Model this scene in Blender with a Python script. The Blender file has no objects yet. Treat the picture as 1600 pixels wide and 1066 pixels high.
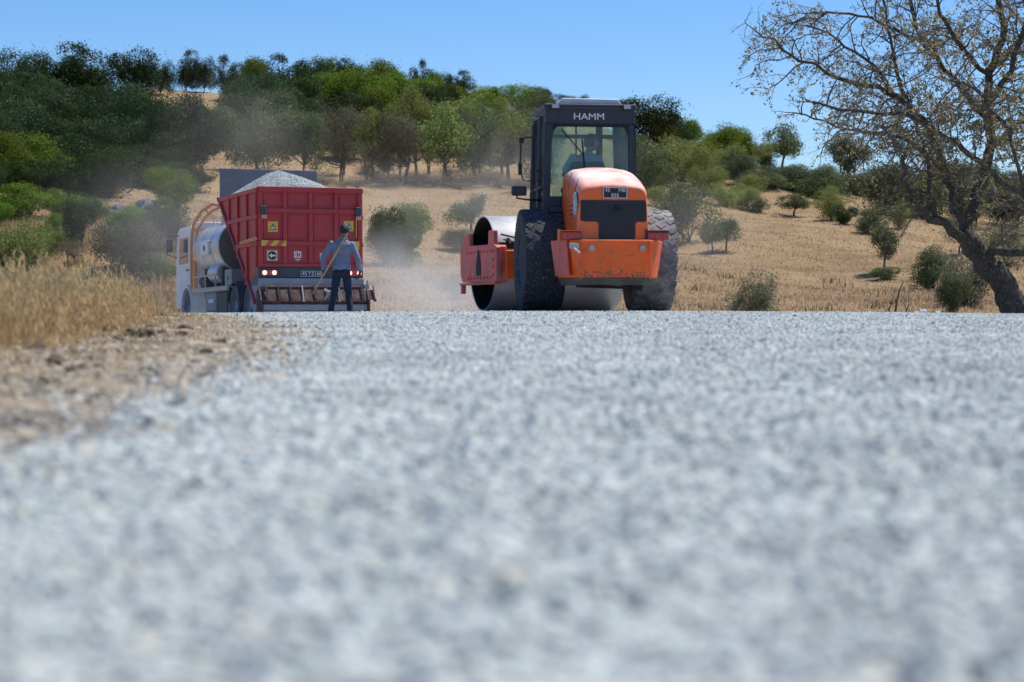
import bpy, bmesh, math, random
import numpy as np
from mathutils import Vector, Matrix, noise as mnoise

random.seed(7)
RNG = np.random.default_rng(7)
scene = bpy.context.scene
COL = scene.collection
R = math.radians

# ------------------------------------------------------------------ camera, sky, sun, exposure
EYE = 0.35                      # the camera lies almost on the road
FPX = 3111.0                    # focal length in photo pixels (70 mm on 36 mm)
PITCH = R(1.013)
cam_data = bpy.data.cameras.new('camera')
cam = bpy.data.objects.new('camera', cam_data)
COL.objects.link(cam)
cam.location = (0, 0, EYE)
cam.rotation_euler = (R(90) - PITCH, 0, 0)
cam_data.sensor_width = 36.0
cam_data.lens = 70.0
cam_data.clip_start = 0.05
cam_data.clip_end = 9000
cam_data.dof.use_dof = True
cam_data.dof.focus_distance = 42.0
cam_data.dof.aperture_fstop = 2.5
scene.camera = cam

SUN_EL, SUN_AZ = R(63), R(60)  # elevation, bearing to the right of straight ahead (+Y)
world = bpy.data.worlds.new('World')
scene.world = world
world.use_nodes = True
wn = world.node_tree.nodes
wl = world.node_tree.links
bg = wn['Background']
sky = wn.new('ShaderNodeTexSky')
sky.sky_type = 'NISHITA'
sky.sun_disc = False
sky.sun_elevation = SUN_EL
sky.sun_rotation = SUN_AZ
sky.altitude = 200
sky.air_density = 1.0
sky.dust_density = 0.3
sky.ozone_density = 2.0
sk_h = wn.new('ShaderNodeHueSaturation'); sk_h.inputs['Saturation'].default_value = 1.22
sk_t = wn.new('ShaderNodeMixRGB'); sk_t.blend_type = 'MULTIPLY'; sk_t.inputs[0].default_value = 1.0; sk_t.inputs[2].default_value = (0.84, 0.92, 1.11, 1)
wl.new(sky.outputs[0], sk_t.inputs[1]); wl.new(sk_t.outputs[0], sk_h.inputs['Color']); wl.new(sk_h.outputs[0], bg.inputs[0])
bg.inputs[1].default_value = 0.098

sun_data = bpy.data.lights.new('sun', 'SUN')
sun_data.energy = 4.2
sun_data.angle = R(0.53)
sun_data.color = (1.0, 0.94, 0.84)
sun = bpy.data.objects.new('sun', sun_data)
COL.objects.link(sun)
sd = Vector((math.sin(SUN_AZ) * math.cos(SUN_EL), math.cos(SUN_AZ) * math.cos(SUN_EL), math.sin(SUN_EL)))
sun.rotation_euler = sd.to_track_quat('Z', 'Y').to_euler()

scene.view_settings.view_transform = 'Standard'
scene.view_settings.look = 'None'
scene.view_settings.exposure = 0.42
scene.view_settings.gamma = 1.0
scene.render.engine = 'CYCLES'
scene.cycles.max_bounces = 8
scene.cycles.transparent_max_bounces = 12
scene.cycles.volume_bounces = 1
scene.cycles.volume_step_rate = 2.0
scene.cycles.use_denoising = True

# ------------------------------------------------------------------ helpers
def tag(o, label=None, cat=None, group=None, kind=None):
    if label: o['label'] = label
    if cat: o['category'] = cat
    if group: o['group'] = group
    if kind: o['kind'] = kind
    return o

def empty(name, loc=(0, 0, 0), rotz=0.0, label=None, cat=None, group=None):
    o = bpy.data.objects.new(name, None)
    o.empty_display_size = 0.3
    COL.objects.link(o)
    o.location = loc
    o.rotation_euler = (0, 0, rotz)
    return tag(o, label, cat, group)

def link_mesh(name, me, parent=None):
    o = bpy.data.objects.new(name, me)
    COL.objects.link(o)
    o.parent = parent
    return o

def np_mesh(name, verts, faces, mat=None, tint=None, smooth=False):
    """verts (N,3) float array, faces (M,k) int array, all with k corners"""
    verts = np.asarray(verts, dtype=np.float32)
    faces = np.asarray(faces, dtype=np.int32)
    me = bpy.data.meshes.new(name)
    k = faces.shape[1]
    me.vertices.add(len(verts)); me.vertices.foreach_set('co', verts.ravel())
    me.loops.add(faces.size); me.loops.foreach_set('vertex_index', faces.ravel())
    me.polygons.add(len(faces))
    me.polygons.foreach_set('loop_start', np.arange(0, faces.size, k, dtype=np.int32))
    me.polygons.foreach_set('loop_total', np.full(len(faces), k, dtype=np.int32))
    if smooth: me.polygons.foreach_set('use_smooth', np.ones(len(faces), dtype=bool))
    me.update(calc_edges=True)
    if tint is not None:
        a = me.attributes.new('tint', 'FLOAT', 'FACE')
        a.data.foreach_set('value', np.asarray(tint, dtype=np.float32))
    if mat: me.materials.append(mat)
    return me

class MB:
    """collects simple solids and links them as one mesh object"""
    def __init__(s, M=None):
        s.v, s.f, s.M = [], [], M
    def add(s, vs, fs):
        b = len(s.v)
        s.v += [tuple(v) for v in vs]
        s.f += [tuple(i + b for i in f) for f in fs]
        return s
    def box(s, c, d, rot=None, top=(1, 1)):
        x, y, z = d[0] / 2, d[1] / 2, d[2] / 2
        vs = [Vector((sx * x * (top[0] if sz > 0 else 1), sy * y * (top[1] if sz > 0 else 1), sz * z))
              for sz in (-1, 1) for sx, sy in ((-1, -1), (1, -1), (1, 1), (-1, 1))]
        if rot is not None:
            from mathutils import Euler
            m = Euler(rot).to_matrix()
            vs = [m @ v for v in vs]
        vs = [v + Vector(c) for v in vs]
        return s.add(vs, [(3, 2, 1, 0), (4, 5, 6, 7), (0, 1, 5, 4), (1, 2, 6, 5), (2, 3, 7, 6), (3, 0, 4, 7)])
    def b(s, x0, x1, y0, y1, z0, z1):
        return s.box(((x0 + x1) / 2, (y0 + y1) / 2, (z0 + z1) / 2), (abs(x1 - x0), abs(y1 - y0), abs(z1 - z0)))
    def prism(s, poly, axis, d0, d1):
        """poly: points in the plane normal to axis; axis 'x': (y,z), 'y': (x,z), 'z': (x,y)"""
        def P(a, b, d):
            return {'x': (d, a, b), 'y': (a, d, b), 'z': (a, b, d)}[axis]
        n = len(poly)
        vs = [P(a, b, d0) for a, b in poly] + [P(a, b, d1) for a, b in poly]
        fs = [tuple(range(n)), tuple(range(2 * n - 1, n - 1, -1))]
        fs += [(i, (i + 1) % n, n + (i + 1) % n, n + i) for i in range(n)]
        return s.add(vs, fs)
    def tube(s, pts, rad, n=8, caps=True):
        pts = [Vector(p) for p in pts]
        if not hasattr(rad, '__len__'): rad = [rad] * len(pts)
        vs, fs = [], []
        t = (pts[1] - pts[0]).normalized()
        u = t.orthogonal().normalized()
        for i, p in enumerate(pts):
            a = pts[i] - pts[i - 1] if i else pts[1] - pts[0]
            b_ = pts[i + 1] - pts[i] if i < len(pts) - 1 else a
            t = (a.normalized() + b_.normalized())
            t = t.normalized() if t.length > 1e-6 else a.normalized()
            u = (u - t * u.dot(t))
            u = u.normalized() if u.length > 1e-6 else t.orthogonal().normalized()
            w = t.cross(u)
            for k in range(n):
                an = 2 * math.pi * k / n
                vs.append(p + (u * math.cos(an) + w * math.sin(an)) * rad[i])
        for i in range(len(pts) - 1):
            for k in range(n):
                k2 = (k + 1) % n
                fs.append((i * n + k, i * n + k2, (i + 1) * n + k2, (i + 1) * n + k))
        if caps:
            fs.append(tuple(range(n - 1, -1, -1)))
            fs.append(tuple(range((len(pts) - 1) * n, len(pts) * n)))
        return s.add(vs, fs)
    def lathe(s, prof, axis, c, n=32, caps=False):
        """prof: (radius, height along axis)"""
        vs, fs = [], []
        for r, h in prof:
            for k in range(n):
                an = 2 * math.pi * k / n
                a, b_ = r * math.cos(an), r * math.sin(an)
                vs.append(Vector(c) + Vector({'x': (h, a, b_), 'y': (b_, h, a), 'z': (a, b_, h)}[axis]))
        for i in range(len(prof) - 1):
            for k in range(n):
                k2 = (k + 1) % n
                fs.append((i * n + k, i * n + k2, (i + 1) * n + k2, (i + 1) * n + k))
        if caps:
            fs.append(tuple(range(n - 1, -1, -1)))
            fs.append(tuple(range((len(prof) - 1) * n, len(prof) * n)))
        return s.add(vs, fs)
    def ball(s, c, r, n=12, m=8):
        rx, ry, rz = r if hasattr(r, '__len__') else (r, r, r)
        vs, fs = [], []
        for i in range(m + 1):
            th = math.pi * i / m
            for k in range(n):
                an = 2 * math.pi * k / n
                vs.append((c[0] + rx * math.sin(th) * math.cos(an), c[1] + ry * math.sin(th) * math.sin(an), c[2] + rz * math.cos(th)))
        for i in range(m):
            for k in range(n):
                k2 = (k + 1) % n
                fs.append((i * n + k, (i + 1) * n + k, (i + 1) * n + k2, i * n + k2))
        return s.add(vs, fs)
    def build(s, name, mat, parent=None, bevel=0.0, angle=32, seg=2):
        me = bpy.data.meshes.new(name)
        vs = [s.M @ Vector(v) for v in s.v] if s.M is not None else s.v
        me.from_pydata([tuple(v) for v in vs], [], s.f)
        bm = bmesh.new(); bm.from_mesh(me)
        bmesh.ops.remove_doubles(bm, verts=bm.verts, dist=1e-5)
        bmesh.ops.dissolve_degenerate(bm, dist=1e-6, edges=bm.edges)
        bmesh.ops.recalc_face_normals(bm, faces=bm.faces)
        bm.to_mesh(me); bm.free()
        for p in me.polygons: p.use_smooth = True
        me.set_sharp_from_angle(angle=R(angle))
        me.materials.append(mat)
        o = link_mesh(name, me, parent)
        if bevel:
            m = o.modifiers.new('bevel', 'BEVEL')
            m.width = bevel; m.segments = seg; m.limit_method = 'ANGLE'; m.angle_limit = R(30)
            m.harden_normals = True
        return o

def nodes_of(m):
    m.use_nodes = True
    return m.node_tree.nodes, m.node_tree.links

def sock(nt, node, name):
    for i in node.inputs:
        if i.name == name: return i

def pbr(name, col, rough=0.6, metal=0.0, var=0.12, scale=4.0, bump=0.0, bscale=40.0, dust=0.0,
        dustcol=(0.38, 0.34, 0.29), col2=None, c2amt=0.0, spec=0.5, coat=0.0, emit=None, estr=0.0, dscale=3.0, uplo=0.35):
    m = bpy.data.materials.new(name)
    N, L = nodes_of(m)
    P = N['Principled BSDF']
    P.inputs['Roughness'].default_value = rough
    P.inputs['Metallic'].default_value = metal
    P.inputs['Specular IOR Level'].default_value = spec
    P.inputs['Coat Weight'].default_value = coat
    tc = N.new('ShaderNodeTexCoord')
    nz = N.new('ShaderNodeTexNoise'); nz.inputs['Scale'].default_value = scale; nz.inputs['Detail'].default_value = 6
    L.new(tc.outputs['Object'], nz.inputs['Vector'])
    mr = N.new('ShaderNodeMapRange'); mr.inputs[1].default_value = 0.3; mr.inputs[2].default_value = 0.7
    mr.inputs[3].default_value = 1 - var; mr.inputs[4].default_value = 1 + var
    L.new(nz.outputs['Fac'], mr.inputs[0])
    hs = N.new('ShaderNodeHueSaturation'); hs.inputs['Color'].default_value = (*col, 1)
    L.new(mr.outputs[0], hs.inputs['Value'])
    out = hs.outputs[0]
    if col2:
        n2 = N.new('ShaderNodeTexNoise'); n2.inputs['Scale'].default_value = scale * 2.7; n2.inputs['Detail'].default_value = 8
        n2.inputs['Roughness'].default_value = 0.7
        L.new(tc.outputs['Object'], n2.inputs['Vector'])
        r2 = N.new('ShaderNodeMapRange'); r2.inputs[1].default_value = 0.62 - 0.3 * c2amt; r2.inputs[2].default_value = 0.70 - 0.3 * c2amt
        L.new(n2.outputs['Fac'], r2.inputs[0])
        mx = N.new('ShaderNodeMixRGB'); mx.inputs[2].default_value = (*col2, 1)
        L.new(r2.outputs[0], mx.inputs[0]); L.new(out, mx.inputs[1]); out = mx.outputs[0]
    if dust:
        ge = N.new('ShaderNodeNewGeometry'); sp = N.new('ShaderNodeSeparateXYZ')
        L.new(ge.outputs['Normal'], sp.inputs[0])
        up = N.new('ShaderNodeMapRange'); up.inputs[1].default_value = -0.2; up.inputs[2].default_value = 1.0
        up.inputs[3].default_value = uplo; up.inputs[4].default_value = 1.0
        L.new(sp.outputs['Z'], up.inputs[0])
        n3 = N.new('ShaderNodeTexNoise'); n3.inputs['Scale'].default_value = dscale; n3.inputs['Detail'].default_value = 9
        n3.inputs['Roughness'].default_value = 0.68
        L.new(tc.outputs['Object'], n3.inputs['Vector'])
        r3 = N.new('ShaderNodeMapRange'); r3.inputs[1].default_value = 0.35; r3.inputs[2].default_value = 0.75
        r3.inputs[3].default_value = 0.15 * dust; r3.inputs[4].default_value = 1.0 * dust
        L.new(n3.outputs['Fac'], r3.inputs[0])
        mu = N.new('ShaderNodeMath'); mu.operation = 'MULTIPLY'; mu.use_clamp = True
        L.new(up.outputs[0], mu.inputs[0]); L.new(r3.outputs[0], mu.inputs[1])
        mx = N.new('ShaderNodeMixRGB'); mx.inputs[2].default_value = (*dustcol, 1)
        L.new(mu.outputs[0], mx.inputs[0]); L.new(out, mx.inputs[1]); out = mx.outputs[0]
        rr = N.new('ShaderNodeMapRange'); rr.inputs[3].default_value = rough; rr.inputs[4].default_value = 0.9
        L.new(mu.outputs[0], rr.inputs[0]); L.new(rr.outputs[0], P.inputs['Roughness'])
    L.new(out, P.inputs['Base Color'])
    if bump:
        nb = N.new('ShaderNodeTexNoise'); nb.inputs['Scale'].default_value = bscale; nb.inputs['Detail'].default_value = 5
        L.new(tc.outputs['Object'], nb.inputs['Vector'])
        bp = N.new('ShaderNodeBump'); bp.inputs['Strength'].default_value = bump; bp.inputs['Distance'].default_value = 0.02
        L.new(nb.outputs['Fac'], bp.inputs['Height']); L.new(bp.outputs[0], P.inputs['Normal'])
    if emit:
        P.inputs['Emission Color'].default_value = (*emit, 1); P.inputs['Emission Strength'].default_value = estr
    return m

def glass_mat(name, tint, gloss=0.06, alpha=0.85):
    m = bpy.data.materials.new(name)
    N, L = nodes_of(m)
    N.remove(N['Principled BSDF'])
    tr = N.new('ShaderNodeBsdfTransparent'); tr.inputs[0].default_value = (*tint, 1)
    gl = N.new('ShaderNodeBsdfGlossy'); gl.inputs['Roughness'].default_value = 0.03
    fr = N.new('ShaderNodeFresnel'); fr.inputs[0].default_value = 1.5
    mx = N.new('ShaderNodeMixShader')
    L.new(fr.outputs[0], mx.inputs[0]); L.new(tr.outputs[0], mx.inputs[1]); L.new(gl.outputs[0], mx.inputs[2])
    # a film of dust on the pane
    df = N.new('ShaderNodeBsdfDiffuse'); df.inputs[0].default_value = (0.5, 0.48, 0.44, 1)
    nz = N.new('ShaderNodeTexNoise'); nz.inputs['Scale'].default_value = 2.5; nz.inputs['Detail'].default_value = 8
    tc = N.new('ShaderNodeTexCoord'); L.new(tc.outputs['Object'], nz.inputs['Vector'])
    mr = N.new('ShaderNodeMapRange'); mr.inputs[1].default_value = 0.35; mr.inputs[2].default_value = 0.8; mr.inputs[3].default_value = 0.02; mr.inputs[4].default_value = 0.16
    L.new(nz.outputs['Fac'], mr.inputs[0])
    m2 = N.new('ShaderNodeMixShader'); L.new(mr.outputs[0], m2.inputs[0]); L.new(mx.outputs[0], m2.inputs[1]); L.new(df.outputs[0], m2.inputs[2])
    L.new(m2.outputs[0], N['Material Output'].inputs['Surface'])
    return m

def leaf_mat(name, col, col2, trans=0.35, objvar=0.25):
    m = bpy.data.materials.new(name)
    N, L = nodes_of(m)
    N.remove(N['Principled BSDF'])
    at = N.new('ShaderNodeAttribute'); at.attribute_name = 'tint'
    oi = N.new('ShaderNodeObjectInfo')
    mx = N.new('ShaderNodeMixRGB'); mx.inputs[1].default_value = (*col, 1); mx.inputs[2].default_value = (*col2, 1)
    L.new(at.outputs['Fac'], mx.inputs[0])
    mr = N.new('ShaderNodeMapRange'); mr.inputs[3].default_value = 1 - objvar; mr.inputs[4].default_value = 1 + objvar
    L.new(oi.outputs['Random'], mr.inputs[0])
    hs = N.new('ShaderNodeHueSaturation'); L.new(mx.outputs[0], hs.inputs['Color']); L.new(mr.outputs[0], hs.inputs['Value'])
    h2 = N.new('ShaderNodeMapRange'); h2.inputs[3].default_value = 0.48; h2.inputs[4].default_value = 0.52
    L.new(oi.outputs['Random'], h2.inputs[0]); L.new(h2.outputs[0], hs.inputs['Hue'])
    d = N.new('ShaderNodeBsdfDiffuse'); t = N.new('ShaderNodeBsdfTranslucent'); g = N.new('ShaderNodeBsdfGlossy')
    g.inputs['Roughness'].default_value = 0.45; g.inputs[0].default_value = (1, 1, 1, 1)
    L.new(hs.outputs[0], d.inputs[0])
    h3 = N.new('ShaderNodeHueSaturation'); h3.inputs['Value'].default_value = 1.4; h3.inputs['Hue'].default_value = 0.49
    L.new(hs.outputs[0], h3.inputs['Color']); L.new(h3.outputs[0], t.inputs[0])
    m1 = N.new('ShaderNodeMixShader'); m1.inputs[0].default_value = trans
    L.new(d.outputs[0], m1.inputs[1]); L.new(t.outputs[0], m1.inputs[2])
    m2 = N.new('ShaderNodeMixShader'); m2.inputs[0].default_value = 0.007
    L.new(m1.outputs[0], m2.inputs[1]); L.new(g.outputs[0], m2.inputs[2])
    L.new(m2.outputs[0], N['Material Output'].inputs['Surface'])
    return m

# ------------------------------------------------------------------ the lie of the land
_py = [-60, -20, 0, 2, 10, 20, 27, 32, 37.5, 46, 55, 62, 80, 4000]
_pz = [-1.1, -0.6, -0.375, -0.35, -0.25, -0.135, -0.085, -0.125, -0.235, -0.43, -0.53, -0.85, -1.2, -1.2]
_fy = np.arange(-60, 120, 0.25)
_fz = np.interp(_fy, _py, _pz)
_k = np.exp(-0.5 * (np.arange(-16, 17) / 5.0) ** 2); _k /= _k.sum()
_fz = np.convolve(np.pad(_fz, 16, mode='edge'), _k, mode='valid')
_hx = np.array([-800, -220, -77, -53, -45, -30, -10, 0, 10, 20, 34, 44, 58, 77, 110, 300, 800]) * 1.0
_hz = np.array([20, 30, 33.6, 33.2, 33.0, 33.2, 32.2, 31.0, 29.0, 26.2, 23.0, 21.0, 17.5, 14.5, 10, 6, 4.0])
_hfx = np.arange(-800, 800, 2.0)
_hfz = np.interp(_hfx, _hx, _hz)
_k2 = np.exp(-0.5 * (np.arange(-8, 9) / 2.0) ** 2); _k2 /= _k2.sum()
_hfz = np.convolve(np.pad(_hfz, 8, mode='edge'), _k2, mode='valid')

def road_left(y):
    return np.interp(y, [-30, 0, 4.45, 5.5, 6.7, 7.9, 11.6, 14, 16, 20, 25, 30, 37, 46, 60, 90], [-.9, -.95, -1.02, -1.12, -1.15, -1.08, -1.32, -1.5, -1.8, -2.6, -3.9, -5.4, -7.2, -9.6, -15, -30])
def road_right(y):
    return np.interp(y, [-30, 0, 30, 40, 50, 60, 90], [6.5, 7.2, 9.2, 8.2, 6.0, 1.0, -18])
def grass_edge(y):
    return np.interp(y, [-30, 0, 9.5, 15, 22, 28, 34, 46, 60], [-2.6, -2.3, -2.4, -2.9, -3.8, -5.3, -7.4, -10.6, -16])

def ground_rel(x, y):
    x = np.asarray(x, dtype=float); y = np.asarray(y, dtype=float)
    near = np.interp(y, _fy, _fz)
    xc = np.clip(x - 1.0, -14, 14)
    fade = np.clip((75 - y) / 20, 0, 1)
    near = near - 0.0011 * xc * xc * fade
    t = np.clip((y - 62) / 238, 0, 1)
    back = np.clip((y - 300) / 320, 0, 1)
    s = t ** 1.22 * (1 - back * back * (3 - 2 * back))
    h = np.interp(x, _hfx, _hfz)
    und = 0.0
    if True:
        a = np.clip((y - 70) / 40, 0, 1)
        und = a * (0.55 * np.sin(x * 0.11 + 1.3 + 0.02 * y) * np.sin(y * 0.07 + 0.5) + 0.3 * np.sin(x * 0.31 - y * 0.13) + 0.16 * np.sin(x * 0.7 + y * 0.53))
        # a low bank on the left, cut into the slope
        bank = np.clip((-8 - x) / 8, 0, 1) * (1 / (1 + np.exp(-(y - 88) / 1.6))) * 1.3
        bank = bank * np.clip((170 - y) / 60, 0, 1)
    return near + s * h + und + bank

def gz(x, y):
    """world height of the ground"""
    return ground_rel(x, y) + EYE
def gz1(x, y): return float(gz(x, y))

def ray(px, py):
    u = (px - 800) / FPX; v = (533 - py) / FPX
    return u, math.cos(PITCH) + v * math.sin(PITCH), v * math.cos(PITCH) - math.sin(PITCH)

def hit(px, py, y0=66.0, y1=300.0):
    """where the sight line through a photo pixel first meets the hillside"""
    dx, dy, dz = ray(px, py)
    ys = np.arange(y0, y1, 0.5)
    xs = dx / dy * ys
    zs = EYE + dz / dy * ys
    g = gz(xs, ys)
    i = np.argmax(g >= zs) if (g >= zs).any() else int(np.argmin(zs - g))
    return float(xs[i]), float(ys[i]), float(g[i])

def at(px, py, y):
    dx, dy, dz = ray(px, py)
    return Vector((dx / dy * y, y, EYE + dz / dy * y))
# ------------------------------------------------------------------ ground materials
def ground_material():
    m = bpy.data.materials.new('dry_hillside')
    N, L = nodes_of(m); P = N['Principled BSDF']; P.inputs['Roughness'].default_value = 0.95
    P.inputs['Specular IOR Level'].default_value = 0.1
    tc = N.new('ShaderNodeTexCoord')
    def nz(scale, det=8, rough=0.6, sx=1, sy=1):
        mp = N.new('ShaderNodeMapping'); mp.inputs['Scale'].default_value = (sx, sy, 1)
        L.new(tc.outputs['Object'], mp.inputs[0])
        n = N.new('ShaderNodeTexNoise'); n.inputs['Scale'].default_value = scale; n.inputs['Detail'].default_value = det
        n.inputs['Roughness'].default_value = rough
        L.new(mp.outputs[0], n.inputs['Vector']); return n
    a = nz(0.09, 9, 0.65); b = nz(0.45, 11, 0.75, 0.7, 1.3); c = nz(4.0, 6, 0.7)
    r1 = N.new('ShaderNodeValToRGB')
    e = r1.color_ramp.elements
    e[0].position = 0.36; e[0].color = (0.25, 0.165, 0.09, 1)
    e[1].position = 0.66; e[1].color = (0.53, 0.375, 0.21, 1)
    x = r1.color_ramp.elements.new(0.5); x.color = (0.43, 0.30, 0.16, 1)
    mA = N.new('ShaderNodeMath'); mA.operation = 'MULTIPLY_ADD'; mA.inputs[1].default_value = 0.5
    L.new(b.outputs['Fac'], mA.inputs[0])
    mB = N.new('ShaderNodeMath'); mB.operation = 'MULTIPLY'; mB.inputs[1].default_value = 0.5
    L.new(a.outputs['Fac'], mB.inputs[0]); L.new(mB.outputs[0], mA.inputs[2])
    L.new(mA.outputs[0], r1.inputs[0])
    mr = N.new('ShaderNodeMapRange'); mr.inputs[1].default_value = 0.3; mr.inputs[2].default_value = 0.7
    mr.inputs[3].default_value = 0.74; mr.inputs[4].default_value = 1.18
    L.new(c.outputs['Fac'], mr.inputs[0])
    hs = N.new('ShaderNodeHueSaturation'); L.new(r1.outputs[0], hs.inputs['Color']); L.new(mr.outputs[0], hs.inputs['Value'])
    L.new(hs.outputs[0], P.inputs['Base Color'])
    bp = N.new('ShaderNodeBump'); bp.inputs['Strength'].default_value = 0.9; bp.inputs['Distance'].default_value = 0.45
    L.new(c.outputs['Fac'], bp.inputs['Height']); L.new(bp.outputs[0], P.inputs['Normal'])
    return m

M_HILL = ground_material()
M_VERGE = pbr('sandy_verge', (0.38, 0.315, 0.225), 0.95, var=0.28, scale=5, bump=1.0, bscale=45, col2=(0.24, 0.195, 0.14), c2amt=0.6, spec=0.15)
M_ROAD = pbr('crushed_stone_bed', (0.38, 0.385, 0.375), 0.9, var=0.3, scale=30, bump=1.0, bscale=90, col2=(0.16, 0.17, 0.19), c2amt=0.35, spec=0.2)

def grid_mesh(name, xs, ys, zf, mat, smooth=True):
    X, Y = np.meshgrid(xs, ys)
    Z = zf(X, Y)
    v = np.stack([X.ravel(), Y.ravel(), Z.ravel()], 1)
    nx, ny = len(xs), len(ys)
    i = np.arange(nx - 1)[None, :] + nx * np.arange(ny - 1)[:, None]
    i = i.ravel()
    f = np.stack([i, i + 1, i + nx + 1, i + nx], 1)
    return np_mesh(name, v, f, mat, smooth=smooth)

def sheet_z(X, Y):
    z = gz(X, Y)
    drop = np.clip((64 - Y) / 6, 0, 1) * np.clip((24 - np.abs(X)) / 4, 0, 1)
    return z - 0.07 * drop
gx = np.concatenate([-np.geomspace(3000, 130, 14), np.arange(-126, -26, 3.0), np.arange(-26, 26.1, 1.0), np.arange(28, 127, 3.0), np.geomspace(130, 3000, 14)])
gy = np.concatenate([-np.geomspace(3000, 30, 10), np.arange(-26, 60, 1.0), np.arange(60, 330, 1.5), np.geomspace(333, 5000, 24)])
ground = link_mesh('ground', grid_mesh('ground', gx, gy, sheet_z, M_HILL)); tag(ground, kind='structure')

# sandy verge beside the road, left
ys = np.arange(-4, 60, 0.10)
us = np.linspace(0, 1, 70)
def strip(name, ys, us, xa, xb, zadd, amp, mat):
    Y, U = np.meshgrid(ys, us, indexing='ij')
    X = xa(Y) * (1 - U) + xb(Y) * U
    Z = gz(X, Y) + zadd(U)
    if amp:
        rs = np.random.default_rng(3)
        for k in range(26):
            w = rs.uniform(1.5, 26); a = rs.uniform(0, 6.28); ph = rs.uniform(0, 6.28)
            Z = Z + amp / math.sqrt(26) * 2.6 / (1 + w / 7) * np.sin(w * (X * math.cos(a) + Y * math.sin(a)) + ph)
    v = np.stack([X.ravel(), Y.ravel(), Z.ravel()], 1)
    nx = len(us); ny = len(ys)
    i = (np.arange(nx - 1)[None, :] + nx * np.arange(ny - 1)[:, None]).ravel()
    f = np.stack([i, i + 1, i + nx + 1, i + nx], 1)
    o = link_mesh(name, np_mesh(name, v, f, mat, smooth=True)); tag(o, kind='structure')
    return o
strip('verge', ys, us, lambda y: grass_edge(y) - 4.5, lambda y: road_left(y) + 0.25, lambda u: 0.004 - 0.03 * np.clip((u - 0.9) / 0.1, 0, 1) - 0.14 * np.clip((0.12 - u) / 0.12, 0, 1), 0.022, M_VERGE)
strip('verge', np.arange(-4, 60, 0.4), np.linspace(0, 1, 12), lambda y: road_right(y) - 0.25, lambda y: road_right(y) + 5.0, lambda u: -0.02 - 0.12 * np.clip((u - .8) / .2, 0, 1), 0.02, M_VERGE)
# the road: a bed of fresh chippings
strip('road', np.arange(-6, 66, 0.35), np.linspace(0, 1, 40), road_left, road_right, lambda u: 0.004 - 0.02 * np.exp(-u * 40), 0.004, M_ROAD)

# ------------------------------------------------------------------ loose chippings (real stones, instanced on points)
def stone_mat(name, ramp):
    m = bpy.data.materials.new(name)
    N, L = nodes_of(m); P = N['Principled BSDF']; P.inputs['Roughness'].default_value = 0.85
    P.inputs['Specular IOR Level'].default_value = 0.3
    oi = N.new('ShaderNodeObjectInfo'); r = N.new('ShaderNodeValToRGB')
    r.color_ramp.interpolation = 'LINEAR'
    e = r.color_ramp.elements
    e[0].position = ramp[0][0]; e[0].color = (*ramp[0][1], 1)
    e[1].position = ramp[-1][0]; e[1].color = (*ramp[-1][1], 1)
    for p, c in ramp[1:-1]:
        x = e.new(p); x.color = (*c, 1)
    L.new(oi.outputs['Random'], r.inputs[0])
    pn = N.new('ShaderNodeTexNoise'); pn.inputs['Scale'].default_value = 0.9; pn.inputs['Detail'].default_value = 5; pn.inputs['Roughness'].default_value = 0.65
    L.new(oi.outputs['Location'], pn.inputs['Vector'])
    pm = N.new('ShaderNodeMapRange'); pm.inputs[1].default_value = 0.3; pm.inputs[2].default_value = 0.7; pm.inputs[3].default_value = 0.80; pm.inputs[4].default_value = 1.16
    L.new(pn.outputs['Fac'], pm.inputs[0])
    tc = N.new('ShaderNodeTexCoord'); nz = N.new('ShaderNodeTexNoise'); nz.inputs['Scale'].default_value = 3
    L.new(tc.outputs['Object'], nz.inputs['Vector'])
    mr = N.new('ShaderNodeMapRange'); mr.inputs[3].default_value = 0.8; mr.inputs[4].default_value = 1.2
    L.new(nz.outputs['Fac'], mr.inputs[0])
    mm = N.new('ShaderNodeMath'); mm.operation = 'MULTIPLY'; L.new(mr.outputs[0], mm.inputs[0]); L.new(pm.outputs[0], mm.inputs[1])
    hs = N.new('ShaderNodeHueSaturation'); L.new(r.outputs[0], hs.inputs['Color']); L.new(mm.outputs[0], hs.inputs['Value'])
    L.new(hs.outputs[0], P.inputs['Base Color'])
    return m
M_CHIP = stone_mat('grey_chippings', [(0.0, (0.257, 0.279, 0.275)), (0.1, (0.342, 0.369, 0.36)), (0.3, (0.427, 0.457, 0.439)), (0.5, (0.478, 0.51, 0.486)), (0.68, (0.524, 0.557, 0.53)), (0.8, (0.478, 0.534, 0.463)), (0.88, (0.518, 0.526, 0.507)), (0.95, (0.59, 0.614, 0.577)), (1.0, (0.551, 0.52, 0.419))])
M_TAN = stone_mat('tan_pebbles', [(0.0, (0.14, 0.12, 0.10)), (0.2, (0.30, 0.26, 0.20)), (0.5, (0.42, 0.36, 0.27)), (0.8, (0.38, 0.35, 0.30)), (1.0, (0.50, 0.43, 0.32))])
M_DARKSTONE = pbr('dark_stone', (0.12, 0.125, 0.135), 0.8, var=0.3, bump=0.3)

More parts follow.
